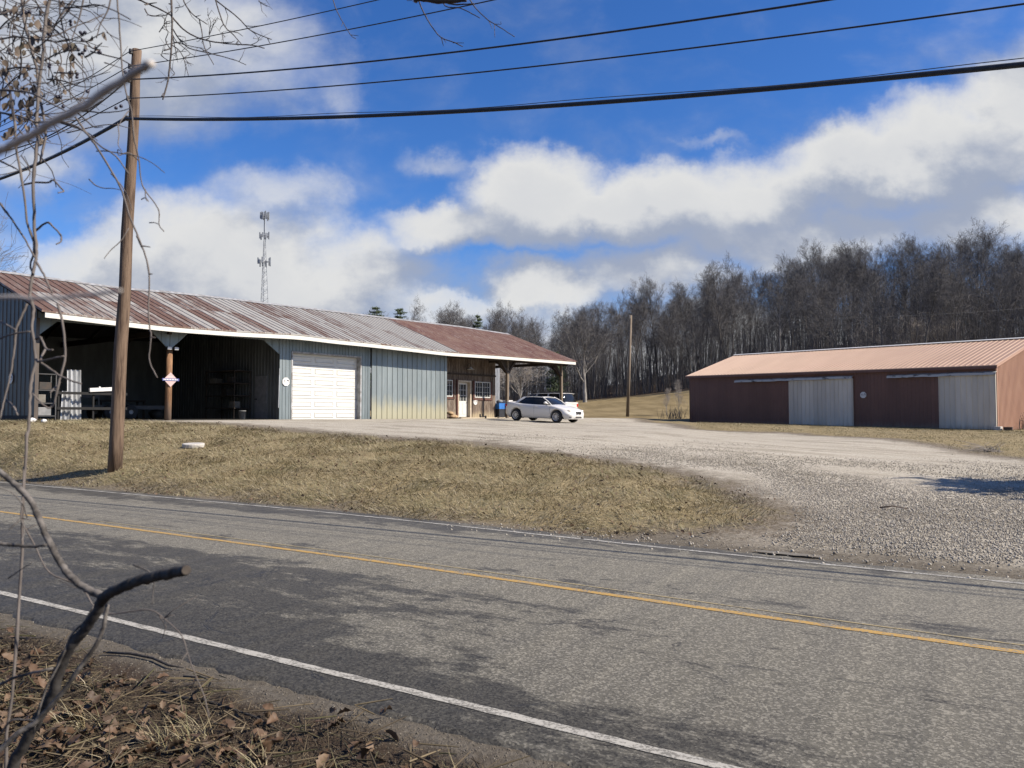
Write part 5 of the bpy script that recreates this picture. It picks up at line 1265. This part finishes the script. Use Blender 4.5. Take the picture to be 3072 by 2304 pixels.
# gravel stones
cV = np.array([(x, y, z) for z in (-.5, .5) for y in (-.5, .5) for x in (-.5, .5)], float); cV[:, :2] *= np.where(cV[:, 2:3] > 0, .7, 1.0)
cF = np.array([(0, 2, 3, 1), (4, 5, 7, 6), (0, 1, 5, 4), (1, 3, 7, 5), (3, 2, 6, 7), (2, 0, 4, 6)])
def stones(name, n, box, ok, slo, shi, label, seed, lift=.004, mm='gravel stone'):
    r = np.random.default_rng(seed); X = r.uniform(box[0], box[1], n); Y = r.uniform(box[2], box[3], n); k = ok(X, Y); X, Y = X[k], Y[k]; n = len(X)
    s = slo+(shi-slo)*r.random(n)**2.2; M_ = rotm(r.uniform(0, 6.28, n), r.normal(0, .4, n), r.normal(0, .4, n))
    return scatter(name, cV, cF, np.stack([X, Y, gz(X, Y)+lift+s*.15], -1), M_, np.stack([s*r.uniform(.8, 1.4, n), s, s*r.uniform(.5, .9, n)], -1), mm, r.random(n), .09, label, 'gravel')
def gvok(X, Y, fade=0):
    p = RN[0]*X+RN[1]*Y; t = -(RD[0]*X+RD[1]*Y); g = sdist(X, Y, GRASS); dens = sst((p-10.1-.3*nz_(X, Y))/.8)*sst((-g-.15-.3*nz_(X, Y))/1.0)*np.clip(12/np.hypot(X, Y), 0, 1)**2*sst((25-np.hypot(X, Y)-2*nz_(X*.4, Y*.4))/12)
    return (rng.random(X.shape) < dens) & (sdist(X, Y, GR2) < 0) & (np.abs(X) < .75*Y)
stones('gravel', 480000, (-1, 15, 8, 24), gvok, .007, .022, 'loose pale crushed stone on the driveway apron', 11)
stones('shoulder_gravel', 60000, (-7, 2, 2.4, 8), lambda X, Y: (np.abs(RN[0]*X+RN[1]*Y-3.12-.1*nz_(X, Y)) < .30+.15*rng.random(X.shape)), .003, .010, 'fine grit along the near edge of the road', 12, .0, 'grit')
stones('road_grit', 5000, (-1, 12, 7.5, 12), lambda X, Y: (np.abs(RN[0]*X+RN[1]*Y-9.75) < .75*rng.random(X.shape)), .010, .03, 'scattered stones strewn along the far road edge', 13, .02)
# litter on the near bank
def lok(X, Y): return (RN[0]*X+RN[1]*Y+.16*nz_(X*1.7, Y*1.7)+.06*rng.normal(size=X.shape) < 3.10) & (Y > 2.2)
n = 9500; X = rng.uniform(-5.5, 1.6, n); Y = rng.uniform(2.4, 7.2, n); k = lok(X, Y) & (rng.random(n) < np.clip(.25+(2.9-(RN[0]*X+RN[1]*Y))*.75, .12, 1)); X, Y = X[k], Y[k]; n = len(X)
lV = []; 
for t_, w_ in ((0, .02), (.15, .16), (.3, .30), (.42, .22), (.55, .34), (.7, .20), (.82, .20), (1, .01)):
    for s_ in (-1, 0, 1): lV.append((t_, s_*w_, abs(s_)*w_*.5-.25*(t_-.5)**2))
lV = np.array(lV); lF = np.array([(i*3+q, i*3+q+1, i*3+q+4, i*3+q+3) for i in range(7) for q in (0, 1)])
s = rng.uniform(.05, .10, n); scatter('fallen_leaves', lV, lF, np.stack([X, Y, gz(X, Y)+.035+rng.random(n)*.03], -1), rotm(rng.uniform(0, 6.28, n), rng.normal(0, .45, n), rng.normal(0, .6, n)), np.stack([s, s, s*rng.uniform(.6, 1.8, n)], -1), 'dead leaf', None, .03, 'brown curled dead leaves lying on the near verge', 'leaves')
n2 = 9000; X2 = rng.uniform(-22, 5, n2); Y2 = rng.uniform(9, 27, n2); k2 = (sdist(X2, Y2, GRASS)+.3*nz_(X2, Y2) > -.3) & (rng.random(n2) < .35+.35*nz_(X2*.6, Y2*.6)); X2, Y2 = X2[k2], Y2[k2]; n2 = len(X2); s2 = rng.uniform(.04, .08, n2)
scatter('bank_leaves', lV, lF, np.stack([X2, Y2, gz(X2, Y2)+.045], -1), rotm(rng.uniform(0, 6.28, n2), rng.normal(0, .5, n2), rng.normal(0, .7, n2)), np.stack([s2, s2, s2], -1), 'dead leaf', None, .03, 'brown dead leaves caught in the straw grass bank', 'leaves')
lg = lambda X, Y: lok(X, Y) & (rng.random(X.shape) < .9)
grass('verge_straw', 70000, (-5.5, 1.6, 2.4, 7.2), lg, .04, .14, .003, (-8, 16), 'dark matted straw and stalks on the near verge', 'litter straw', seed=5, lift=.02)
tc_ = [(-3.15,4.7,.26),(-2.35,4.3,.17),(-1.75,4.1,.18),(-1.25,3.75,.15),(-.75,3.55,.08),(-2.6,4.85,.12),(-1.9,3.75,.13),(-.2,3.45,.08),(-2.9,4.2,.15)]
def tuft(X, Y):
    k = np.zeros(X.shape, bool)
    for a, b, r_ in tc_: k |= (np.hypot(X-a, Y-b) < r_*(.5+.6*rng.random(X.shape)))
    return k
grass('verge_tufts', 9000, (-3.6, .1, 3.1, 5.2), tuft, .10, .26, .004, (12, 62), 'pale tufts of long dry grass on the near verge', 'grass straw', seed=6, lift=.01)
# twigs strewn on the verge: countable sticks are things of their own
def stick(pts, r, label, m_='near bark dark', name='fallen_stick'):
    q = [Vector((x, y, gzp(x, y)+h)) for x, y, h in pts]; r = [v*.6 for v in r] if hasattr(r, '__len__') else r*.6; o = MB().tube(q, r, 7).build(name, m_, smooth=True); tag(o, label, 'stick', 'sticks lying on the near verge' if name == 'fallen_stick' and 'gravel' not in label else None); return o
def px_stick(P, r, label, m_='near bark dark', h=.022):
    H_ = [hit(a, b) for a, b in P]; return stick([(v.x, v.y, h) for v in H_], r, label, m_)
Z7 = lambda x, y: (x/1.8356, 1400+y/1.8356)
px_stick([Z7(*p) for p in ((570,1050),(720,1055),(840,1085),(930,1115),(1010,1135))], [.012,.016,.015,.013,.007], 'long thin dark stick lying at the top of the verge by the road grit')
px_stick([Z7(*p) for p in ((890,1280),(1000,1300),(1120,1320),(1230,1345),(1400,1410),(1520,1480))], [.018,.02,.018,.016,.012,.008], 'longest thick dark stick lying across the middle of the near verge')
px_stick([Z7(*p) for p in ((1010,1190),(1160,1185))], .012, 'short dark stick on the verge above the longest stick', h=.022)
px_stick([Z7(*p) for p in ((60,965),(150,970),(240,968))], [.01,.016,.009], 'short brown stick on the verge at the far left', h=.03)
px_stick([Z7(*p) for p in ((0,1075),(60,1085),(110,1110))], [.013,.012,.008], 'curved grey stick at the left border of the verge', 'near bark', h=.03)
n = 3200; X = rng.uniform(-5, 1.4, n); Y = rng.uniform(2.6, 6.8, n); k = lok(X, Y); X, Y = X[k], Y[k]; n = len(X)
tV = np.array([(x, y, z) for x, s_ in ((-.5, 1), (0, 1.1), (.5, .6)) for y, z in ((-s_, -s_), (s_, -s_), (s_, s_), (-s_, s_))], float); tF = np.array([(i*4+q, i*4+(q+1) % 4, i*4+4+(q+1) % 4, i*4+4+q) for i in range(2) for q in range(4)])
L = rng.uniform(.06, .30, n); rr_ = rng.uniform(.0012, .0035, n); tV[4:8, 1] += .0
scatter('twig_litter', tV, tF, np.stack([X, Y, gz(X, Y)+.055+rng.random(n)*.03], -1), rotm(rng.uniform(0, 6.28, n), rng.normal(0, .2, n), rng.uniform(0, 1, n)), np.stack([L, rr_, rr_], -1), 'litter straw', None, 0, 'small broken twigs littering the near verge', 'twigs')
sk = hit(2640, 1531); sk2 = hit(2722, 1533); stick([(sk.x, sk.y, .04), ((sk.x+sk2.x)/2, (sk.y+sk2.y)/2+.03, .06), (sk2.x, sk2.y, .03)], [.02, .018, .012], 'thin reddish stick lying alone on the apron gravel', 'log wood')
bh = hit(2958, 1356); T0 = thing('dry_brush', 'low heap of dry twigs in the straw near the right edge', 'brush', bh); m = MB()
for k in range(70):
    a = random.uniform(0, 6.28); L = random.uniform(.3, .9); p0 = Vector((random.gauss(.15, .15), random.gauss(0, .15), 0)); d = Vector((math.cos(a)-.5, math.sin(a)*.5, random.uniform(.1, .6))); m.tube([p0, p0+d*L*.5, p0+d*L+Vector((0, 0, -.12))], [.008, .006, .003], 4, False)
m.build('stalks', 'twig light', T0)
for k, (x, y, lab) in enumerate(((9.5, 60.5, 'dry weeds at the far left corner of the brown barn'), (29.6, 44.6, 'dry weeds against the copper end wall at the right edge'))):
    T0 = thing('dry_weeds', lab, 'weeds', (x if k else 12.9, y if k else 61.0, gzp(x, y)-.05)); m = MB()
    for q in range(70):
        p0 = Vector((random.gauss(0, .5), random.gauss(0, .3), 0)); d = Vector((random.gauss(0, .25), random.gauss(0, .25), 1)); L = random.uniform(.4, 1.1); m.tube([p0, p0+d*L*.6, p0+d*L+Vector((random.gauss(0, .1), 0, 0))], [.012, .01, .005], 3, False)
    m.build('stalks', 'twig grey', T0)

# ------------------------------------------------------------------ branches and vines close to the camera, growing from the near verge
def Z6(x, y): return (x/2.0733, y/2.0733)
def Z1(x, y): return (x/2.458, 700+y/2.458)
def ZK(x, y): return (900+x/2.765, y/2.765)
def cr(P, n=6):                           # Catmull-Rom through the points
    P = [Vector(p) for p in P]; Q = [P[0]*2-P[1]]+P+[P[-1]*2-P[-2]]; out = []
    for i in range(1, len(Q)-2):
        a, b, c, d = Q[i-1:i+3]
        for k in range(n):
            t = k/n; out.append(.5*((2*b)+(c-a)*t+(2*a-5*b+4*c-d)*t*t+(3*b-a-3*c+d)*t**3))
    out.append(P[-1]); return out
def path(P, d0, d1): n = len(P); return [at(x, y, d0+(d1-d0)*i/max(n-1, 1)) for i, (x, y) in enumerate(P)]
def rads(n, r0, r1, knob=0.0, every=5):
    w_ = [random.uniform(-1, 1) for _ in range(n+4)]; ph = random.random()*every
    return [(r0+(r1-r0)*i/(n-1))*(1+.045*(w_[i]+w_[i+1]+w_[i+2])/1.7+(knob*random.uniform(.5, 1) if int(i+ph+2.3*math.sin(i*.9)) % (every+2) == 0 and i else 0)) for i in range(n)]
def limb(mb, pts, r0, r1, n=6, knob=0.0, every=6, k=8):
    c = cr(pts, n); j_ = min(r0, r1)*.12 if r0 > .004 else min(r0, r1)*.2; c = [c[0]]+[p+Vector((random.gauss(0, j_), random.gauss(0, j_), random.gauss(0, j_))) for p in c[1:-1]]+[c[-1]]; mb.tube(c, rads(len(c), r0, r1, knob, every), k); return c
def sprigs(mb, c, L, r, n, k=4, curl=.5):
    for _ in range(n):
        i = random.randrange(2, len(c)-1); d = (c[i]-c[i-1]).normalized(); s = Vector((random.gauss(0, 1), random.gauss(0, .5), random.gauss(0, 1))).normalized()
        l = L*random.uniform(.5, 1.2); p1 = c[i]+(s*.8+d*.5)*l*.5; p2 = p1+(s*.5+d*.3+Vector((random.gauss(0, curl), 0, random.gauss(0, curl))))*l*.5
        mb.tube([c[i], p1, p2], [r, r*.75, r*.45], k)
root = Vector((-2.05, 1.55, gzp(-2.05, 1.55)-.05))
shrub = thing('roadside_shrub', 'tangled leafless shrub close at the left edge with dead leaves, berries and out-of-focus sticks', 'shrub', root)
L_ = lambda P: [Vector(p)-root for p in P]
def stem_from_root(P, back=()): return L_([root]+list(back)+P)
# out-of-focus sticks very near the camera
m = MB(); A = path([Z6(*p) for p in ((-900,1500),(-420,1190),(-60,975),(100,895),(250,812),(480,682),(700,535),(880,432),(945,400))], .50, .43)
limb(m, L_([root+Vector((.15, -.1, .9))]+A), .0026, .0023, 5, .10, 7); m.build('branch', 'near stick', shrub, True)
tag(shrub.children[-1], 'thick pale out-of-focus stick slanting up to the top of the pole')
m = MB(); A = path([(-520,1000),(-200,910),(0,893),(122,895),(244,887),(320,877),(362,872)], .47, .40)
limb(m, L_([root+Vector((.15, -.1, .8))]+A), .0014, .0009, 5, .1, 7); m.build('branch', 'near stick', shrub, True); tag(shrub.children[-1], 'thin pale out-of-focus stick lying level across the barn roof')
# stems
C1 = [Z6(*p) for p in ((330,-60),(310,0),(280,150),(265,350),(240,560),(228,740),(232,900),(205,1120),(212,1290),(215,1440))]+[Z1(*p) for p in ((268,100),(265,190),(232,350),(225,470),(245,560),(237,720),(262,930),(232,1080),(220,1240),(210,1450),(190,1590))]
m = MB(); c = limb(m, L_(path(C1, 1.75, 1.5)+[at(60, 1750, 1.5), at(20, 2200, 1.45), at(-120, 2900, 1.5), root+Vector((.1, 0, .05))]), .0034, .0026, 5, .35, 9); m.build('stem', 'vine stem', shrub, True); tag(shrub.children[-1], 'long knotted upright stem')
m = MB()
C2 = [Z6(*p) for p in ((135,-40),(150,130),(185,260),(225,420),(250,620),(285,820),(262,940),(250,1010))]
limb(m, L_(path(C2, 1.9, 1.8)), .0038, .0026, 5, .25, 8)
C2b = [Z6(*p) for p in ((60,560),(90,760),(100,920),(140,1150),(170,1380),(215,1530))]+[Z1(*p) for p in ((225,235),(250,300))]
limb(m, L_(path(C2b, 1.7, 1.6)), .0027, .002, 5, .25, 8); m.build('stem', 'vine stem', shrub, True)
m = MB()
for P in (((0,1265),(70,1360),(150,1480),(215,1600)), ((140,1150),(220,1135),(300,1135),(330,1120),(370,1160),(395,1190),(360,1200)), ((215,1440),(290,1385),(330,1410),(375,1460),(380,1500),(350,1520)),
          ((0,700),(130,725),(230,760),(330,750),(430,770),(500,800),(570,860),(640,920),(720,970),(800,1080)), ((0,560),(100,565),(200,582),(330,650),(410,690)), ((0,1000),(60,1030),(110,1055))):
    limb(m, L_(path([Z6(*p) for p in P], 1.7, 1.6)), .0024, .0014, 5, .3, 8, 6)
for P in (((200,520),(160,610),(120,710),(100,900),(70,1080),(30,1230),(0,1370)), ((0,650),(60,680),(115,712)), ((-40,790),(0,775),(100,740),(222,725)), ((265,930),(370,1000),(460,1060),(600,1110)), ((275,945),(340,935),(470,905)), ((425,520),(460,660),(480,900),(440,1080),(390,1270),(330,1272),(240,1180)),
          ((270,215),(320,300),(385,440)), ((265,780),(300,770),(340,850),(390,860)), ((340,850),(310,900),(300,935)), ((440,1100),(370,1175)), ((30,1220),(100,1280),(130,1340))):
    limb(m, L_(path([Z1(*p) for p in P], 1.5, 1.45)), .0024, .0015, 5, .3, 8, 6)
m.build('side_twigs', 'vine stem', shrub, True)
# hanging part of C down past the sawn sapling
m = MB(); C3 = [Z7(*p) for p in ((132,0),(128,100),(120,230),(120,300),(190,430),(270,580),(440,660),(520,770),(600,810),(700,800),(830,790),(920,850),(1000,930),(1040,1050),(1090,1180),(1130,1280),(1150,1380))]
c = limb(m, L_(path(C3, 1.5, 1.35)), .0018, .0009, 5, .3, 9, 6); sprigs(m, c, .05, .0012, 10); m.build('trailing_stem', 'vine stem', shrub, True)
# the tangle in the upper left corner
rq = random.Random(31); m = MB(); ends = []
for k in range(150):
    x = rq.uniform(-80, 330)*rq.uniform(.35, 1); y = rq.uniform(-30, 560)*rq.uniform(.5, 1); d = rq.uniform(1.6, 2.6); a = rq.gauss(.35, .9); Lp = rq.uniform(60, 260); P = [(x, y)]
    for s in range(4): a += rq.gauss(0, .32); P.append((P[-1][0]+math.cos(a)*Lp/4, P[-1][1]+math.sin(a)*Lp/4*.8))
    if P[-1][0] > 440 or (P[-1][0] > 330 and P[-1][1] > 420) or P[-1][1] > 640: continue
    r = rq.choice([.0009, .0011, .0015, .0021]); q = path(P, d, d+rq.uniform(-.15, .15)); limb(m, L_(q), r, r*.5, 3, .1, 5, 5); ends.append((q[-1], r)); ends.append((q[2], r))
for P in (((590,0),(600,150),(630,300),(650,380),(700,500),(800,640),(835,675)), ((720,10),(640,120),(560,220),(500,330)), ((830,0),(790,170),(740,320),(715,385)), ((600,20),(700,130),(800,200),(910,320)), ((480,230),(560,310),(640,375),(720,400),(850,415),(960,360),(1030,320)), ((860,420),(920,480),(1000,495)), ((560,420),(640,400),(700,390)),
          ((450,600),(560,540),(700,500),(780,510)), ((540,725),(650,725),(770,735)), ((470,790),(600,800),(730,840),(830,865),(925,860)), ((550,760),(640,860),(780,1020)), ((820,1110),(900,1110),(1000,1120),(1180,1110),(1290,1080)), ((780,1020),(860,1100),(1020,1000)), ((780,1130),(860,1200),(940,1265),(1025,1262)), ((1100,0),(1070,110),(1000,240),(960,380)), ((610,1225),(780,1280),(900,1340),(970,1400))):
    limb(m, L_(path([(x/3.318, y/3.318) for x, y in P], 1.8, 1.75)), .0020, .0010, 4, .2, 7, 6)
m.build('tangled_twigs', 'near twig', shrub, True)
P_ = []; 
for k in range(150):
    if rq.random() < .75: x, y = rq.uniform(-10, 120), rq.uniform(0, 420)
    else: x, y = rq.uniform(60, 260), rq.uniform(0, 300)
    P_.append((x, y, rq.uniform(1.7, 2.3), rq.uniform(.012, .026)))
for x, y, s in ((680,430,.05),(720,420,.045),(1035,320,.045),(515,440,.05),(945,455,.035),(725,540,.04),(525,735,.045),(920,355,.035),(640,885,.03),(560,490,.03),(355,850,.04),(330,970,.06),(210,990,.05)): P_.append((x/3.318, y/3.318, 1.8, s*.5))
m = MB()
for x, y, d, s in P_:
    p = at(x, y, d)-root; Rm = Matrix.Rotation(rq.uniform(-.6, .6)+math.pi, 3, 'Y') @ Matrix.Rotation(rq.uniform(0, 6.28), 3, 'Z'); i0 = len(m.v); cv_ = rq.uniform(.2, .7)
    for t_, w_ in ((0, .02), (.2, .24), (.5, .34), (.8, .2), (1, .01)):
        for s_ in (-1, 0, 1): v = Rm @ Vector((s_*w_*s, (abs(s_)*w_*cv_-.3*(t_-.5)**2)*s, t_*s)); m.v.append(tuple(p+v))
    for i in range(4):
        for q in (0, 1): a = i0+i*3+q; m.f.append((a, a+1, a+4, a+3))
nl_ = len(P_); o = m.build('hanging_leaves', 'hanging leaf', shrub, True); at_ = o.data.attributes.new('rnd', 'FLOAT', 'POINT'); at_.data.foreach_set('value', np.repeat(np.random.default_rng(3).random(nl_), 15).astype(np.float32)); tag(o, 'curled brown leaves still hanging in the tangle', kind='stuff')
m = MB()
for x, y in ((700,213),(705,245),(802,325),(845,325),(815,340),(820,400),(780,495),(845,500),(790,540),(822,528),(768,737),(765,768),(985,525),(995,520),(1245,718),(1290,710),(495,640),(490,665),(570,965),(600,968),(870,910),(630,1060),(262,130),(295,120),(95,490),(100,530),(410,300),(480,340),(230,880),(1205,1057),(1155,1075)):
    p = at(x/3.318, y/3.318, 1.8)-root; m.blob(p, .0042, .0042, .0042, .1, 7, 5)
o = m.build('berries', 'berry', shrub, True); tag(o, 'tiny dark berries on the twig ends', kind='stuff')

# long hanging vine in front of the pole
r2 = Vector((-1.9, 1.9, gzp(-1.9, 1.9)-.05))
vine = thing('hanging_vine', 'long thin grey vine hanging down in front of the utility pole', 'vine', at(352, -60, 1.9))
o_ = vine.location.copy(); LV = lambda P: [Vector(p)-o_ for p in P]; m = MB()
V1 = [(430,-230),(375,-140),(352,-60)]+[Z6(*p) for p in ((730,0),(742,150),(755,350),(765,470),(790,600),(820,700),(832,850),(865,1000),(885,1150),(960,1260),(990,1320),(990,1400),(1020,1440))]
c = limb(m, LV(path(V1, 1.9, 1.8)), .0024, .0011, 5, .35, 8); m.build('stem', 'vine stem', vine, True)
m = MB(); V2 = [Z6(*p) for p in ((470,730),(540,830),(605,920),(700,1075),(760,1190),(800,1330),(850,1450),(885,1540))]+[Z1(*p) for p in ((1010,20),(1060,130),(1100,300),(1095,560),(1105,700),(1115,760),(1100,930),(1160,1065))]
limb(m, LV(path(V2, 1.75, 1.65)), .0025, .0013, 5, .35, 8); m.build('stem', 'vine stem', vine, True)
m = MB()
for P in (((600,940),(660,940),(760,955),(850,970),(940,1010),(1025,1075)), ((555,1115),(590,1150),(640,1170),(700,1172),(750,1182)), ((895,1530),(935,1538)), ((800,1420),(750,1500),(690,1555),(648,1608)), ((865,1000),(800,950),(740,965),(735,930),(770,960)), ((730,760),(740,830),(735,900),(760,940)), ((800,690),(760,740),(740,780)), ((650,390),(700,405),(755,425)), ((665,200),(700,225),(742,245)), ((930,1385),(960,1385),(990,1395)), ((905,1180),(905,1220),(925,1255)), ((880,1240),(900,1230),(915,1250)), ((690,1080),(760,1160),(800,1240),(820,1310))):
    limb(m, LV(path([Z6(*p) for p in P], 1.8, 1.75)), .0015, .0008, 4, .2, 7, 5)
for P in (((1040,95),(1070,95),(1108,102)), ((1115,765),(1145,770)), ((1100,300),(1125,300))): limb(m, LV(path([Z1(*p) for p in P], 1.65, 1.65)), .0018, .001, 4, .1, 7, 5)
m.build('side_twigs', 'vine stem', vine, True)

# sawn-off sapling in the lower left
r3 = at(-170, 3900, 1.45); r3 = Vector((r3.x, r3.y, gzp(r3.x, r3.y)-.05))
sap = thing('sawn_sapling', 'dark sapling at the lower left with a sawn-off stub and curving branch', 'sapling', r3)
LS = lambda P: [Vector(p)-r3 for p in P]; D3 = 1.25
fork = at(*Z7(575, 720), D3)
m = MB(); T1 = path([Z7(*p) for p in ((-60,2300),(60,1700),(120,1550),(180,1440),(235,1340),(290,1240),(345,1080),(420,950),(500,850),(560,745),(580,715))], 1.33, D3); limb(m, LS([r3]+T1), .0096, .0078, 6, .08, 9, 14); m.build('trunk', 'near bark dark', sap, True)
m = MB(); T2 = path([Z7(*p) for p in ((560,735),(600,700),(680,662),(760,630),(850,605),(930,590),(1000,575),(1024,570))], D3, 1.12); c = limb(m, LS(T2), .0086, .0076, 6, .07, 9, 14)
m.build('stub', 'near bark dark', sap, True); d_ = (c[-1]-c[-2]).normalized(); e = MB(); 
e.tube([c[-1]-d_*.001, c[-1]+d_*.003], [.0073, .0062], 16); e.build('cut_face', 'cut wood', sap)
m = MB(); T3 = path([Z7(*p) for p in ((-90,-30),(0,30),(80,95),(160,180),(210,270),(255,380),(300,470),(360,570),(430,640),(500,685),(570,712))], 1.35, D3); limb(m, LS(T3), .0044, .0062, 6, .09, 9, 12); m.build('branch', 'near bark', sap, True); tag(sap.children[-1], 'grey branch curving up to the left edge')
m = MB(); T4 = path([Z7(*p) for p in ((-260,1900),(-80,1650),(0,1560),(100,1470),(200,1400),(330,1260),(430,1120),(530,980),(570,880),(592,760))], 1.22, D3-.02); limb(m, LS(T4), .0046, .0031, 6, .09, 9, 10); m.build('branch', 'near bark', sap, True); tag(sap.children[-1], 'slim stem running beside the trunk down to the left')
m = MB()
for P, r_ in ((((-60,420),(0,425),(130,437),(200,440),(255,430)), .0055), (((520,770),(460,860),(400,920),(340,1050),(240,1260),(185,1470)), .0035), (((-40,1215),(0,1200),(120,1150),(290,1110)), .005), (((735,540),(800,565),(850,600)), .0028), (((850,610),(845,680),(838,760)), .0018), (((150,280),(120,200),(60,140),(-20,110)), .002), (((45,615),(110,570),(180,525)), .0018), (((110,290),(80,320),(50,345)), .0025), (((118,300),(135,350),(118,410)), .0022), (((0,1480),(60,1400),(140,1395),(200,1400)), .003)):
    limb(m, LS(path([Z7(*p) for p in P], 1.28, 1.26)), r_*.62, r_*.38, 5, .15, 8, 7)
m.build('side_twigs', 'near bark', sap, True)
# tree overhead: its trunk stands behind the camera's left shoulder, its twig ends droop into the top of the view
r4 = Vector((-2.9, -1.2, gzp(-2.9, -1.2)-.1))
ot = thing('overhanging_tree', 'bare tree whose drooping twigs hang in from the top edge of the picture', 'tree', r4)
LO = lambda P: [Vector(p)-r4 for p in P]; m = MB()
hubA = at(500, -170, 3.0); hubB = at(1330, -150, 3.2)
limb(m, LO([r4, r4+Vector((.1, .1, 1.8)), r4+Vector((.3, .4, 3.6)), r4+Vector((.6, .9, 5.4)), r4+Vector((.8, 1.2, 7.5))]), .14, .05, 5, .03, 5, 12); m.build('trunk', 'near bark', ot, True)
m = MB(); limb(m, LO([r4+Vector((.28, .36, 3.4)), Vector((-2.0, 1.2, 4.0)), hubA, at(700, -260, 3.4)]), .05, .012, 5, .05, 6, 10); m.build('limb', 'near bark', ot, True)
m = MB(); limb(m, LO([r4+Vector((.35, .5, 4.0)), Vector((-1.6, 1.0, 4.6)), at(900, -260, 3.1), hubB, at(1500, -120, 3.3)]), .05, .010, 5, .05, 6, 10); m.build('limb', 'near bark', ot, True)
m = MB(); h6 = (500*2.0733, -170*2.0733)
for P, r_ in (((h6,(960,-150),(850,-30),(880,5),(960,40),(1060,92)), .0075), ((h6,(1068,-100),(1066,0),(1070,150),(1066,300),(1052,450),(1040,520),(1012,620)), .0075), (((1060,92),(1100,140),(1150,190),(1250,242),(1400,270),(1560,280),(1645,300)), .0055), (((1075,180),(1120,250),(1180,300),(1300,330),(1450,370),(1530,403)), .004),
    ((h6,(1130,-80),(1145,10),(1200,90),(1290,152)), .005), (((1240,120),(1255,200),(1270,290),(1330,403)), .0038), ((h6,(1300,-90),(1340,0),(1390,150),(1450,215),(1500,272)), .005), (((1340,0),(1480,110),(1560,190),(1690,246)), .0045), (((900,55),(930,95),(1020,97),(1062,72)), .004), (((990,200),(1030,142),(1062,130)), .003), (((1070,280),(1130,335),(1172,470)), .0035),
    ((h6,(700,-150),(560,-10),(600,42),(640,52)), .003), (((1560,280),(1600,260),(1612,230)), .0025), (((1300,220),(1330,150),(1355,105)), .0025), (((1300,210),(1310,140),(1290,90)), .0025), (((1050,380),(1000,340),(1060,330)), .0025), (((1060,420),(1085,455),(1080,470)), .0025), (((1080,260),(1200,290),(1260,300)), .003), (((1068,340),(1110,322),(1160,320)), .0025), (((1066,200),(1100,260),(1180,330),(1150,360),(1190,410)), .0028), (((1390,260),(1380,200),(1400,235)), .002), (((1030,500),(1045,480),(1000,515)), .0022), (((1055,300),(1030,250),(1045,200),(1020,150),(1040,90)), .003), (((1090,50),(1140,40)), .003), (((1700,-60),(1610,0),(1660,40)), .003)):
    c = limb(m, LO(path([Z6(*p) if isinstance(p, tuple) else p for p in P], 3.0, 2.95)), r_*.62, r_*.34, 5, .25, 7, 7); sprigs(m, c, .06, r_*.4, 4)
m.build('twigs', 'near twig', ot, True)
m = MB(); hk = ((1330-900)*2.765, -150*2.765)
for P, r_ in (((hk,(250,-150),(275,0),(310,100),(360,192),(420,290),(462,322)), .0045), (((355,190),(345,218)), .003), (((420,290),(485,297)), .003), ((hk,(980,-100),(985,0),(1030,112),(1100,230),(1172,312),(1262,345),(1350,386)), .0062), (((1172,312),(1190,382)), .004), (((1270,355),(1360,357)), .0035), (((1180,310),(1212,355)), .003),
    ((hk,(1380,-60),(1410,0),(1470,82),(1560,165),(1640,215),(1780,305)), .0055), (((1612,200),(1616,312)), .003), (((1565,170),(1595,240)), .003), (((1620,200),(1665,200),(1665,180)), .003), (((1200,20),(1300,38),(1445,30)), .008), ((hk,(1180,10),(1330,66),(1420,110),(1492,150)), .0058), ((hk,(960,-40),(1020,-10),(1180,10),(1380,-4)), .012), ((hk,(900,-40),(930,5),(965,25),(975,10)), .003)):
    limb(m, LO(path([ZK(*p) for p in P], 3.2, 3.1)), r_*.5 if r_ < .01 else r_, r_*.28 if r_ < .01 else r_*.8, 5, .12, 7, 7)
m.build('twigs', 'near twig', ot, True)
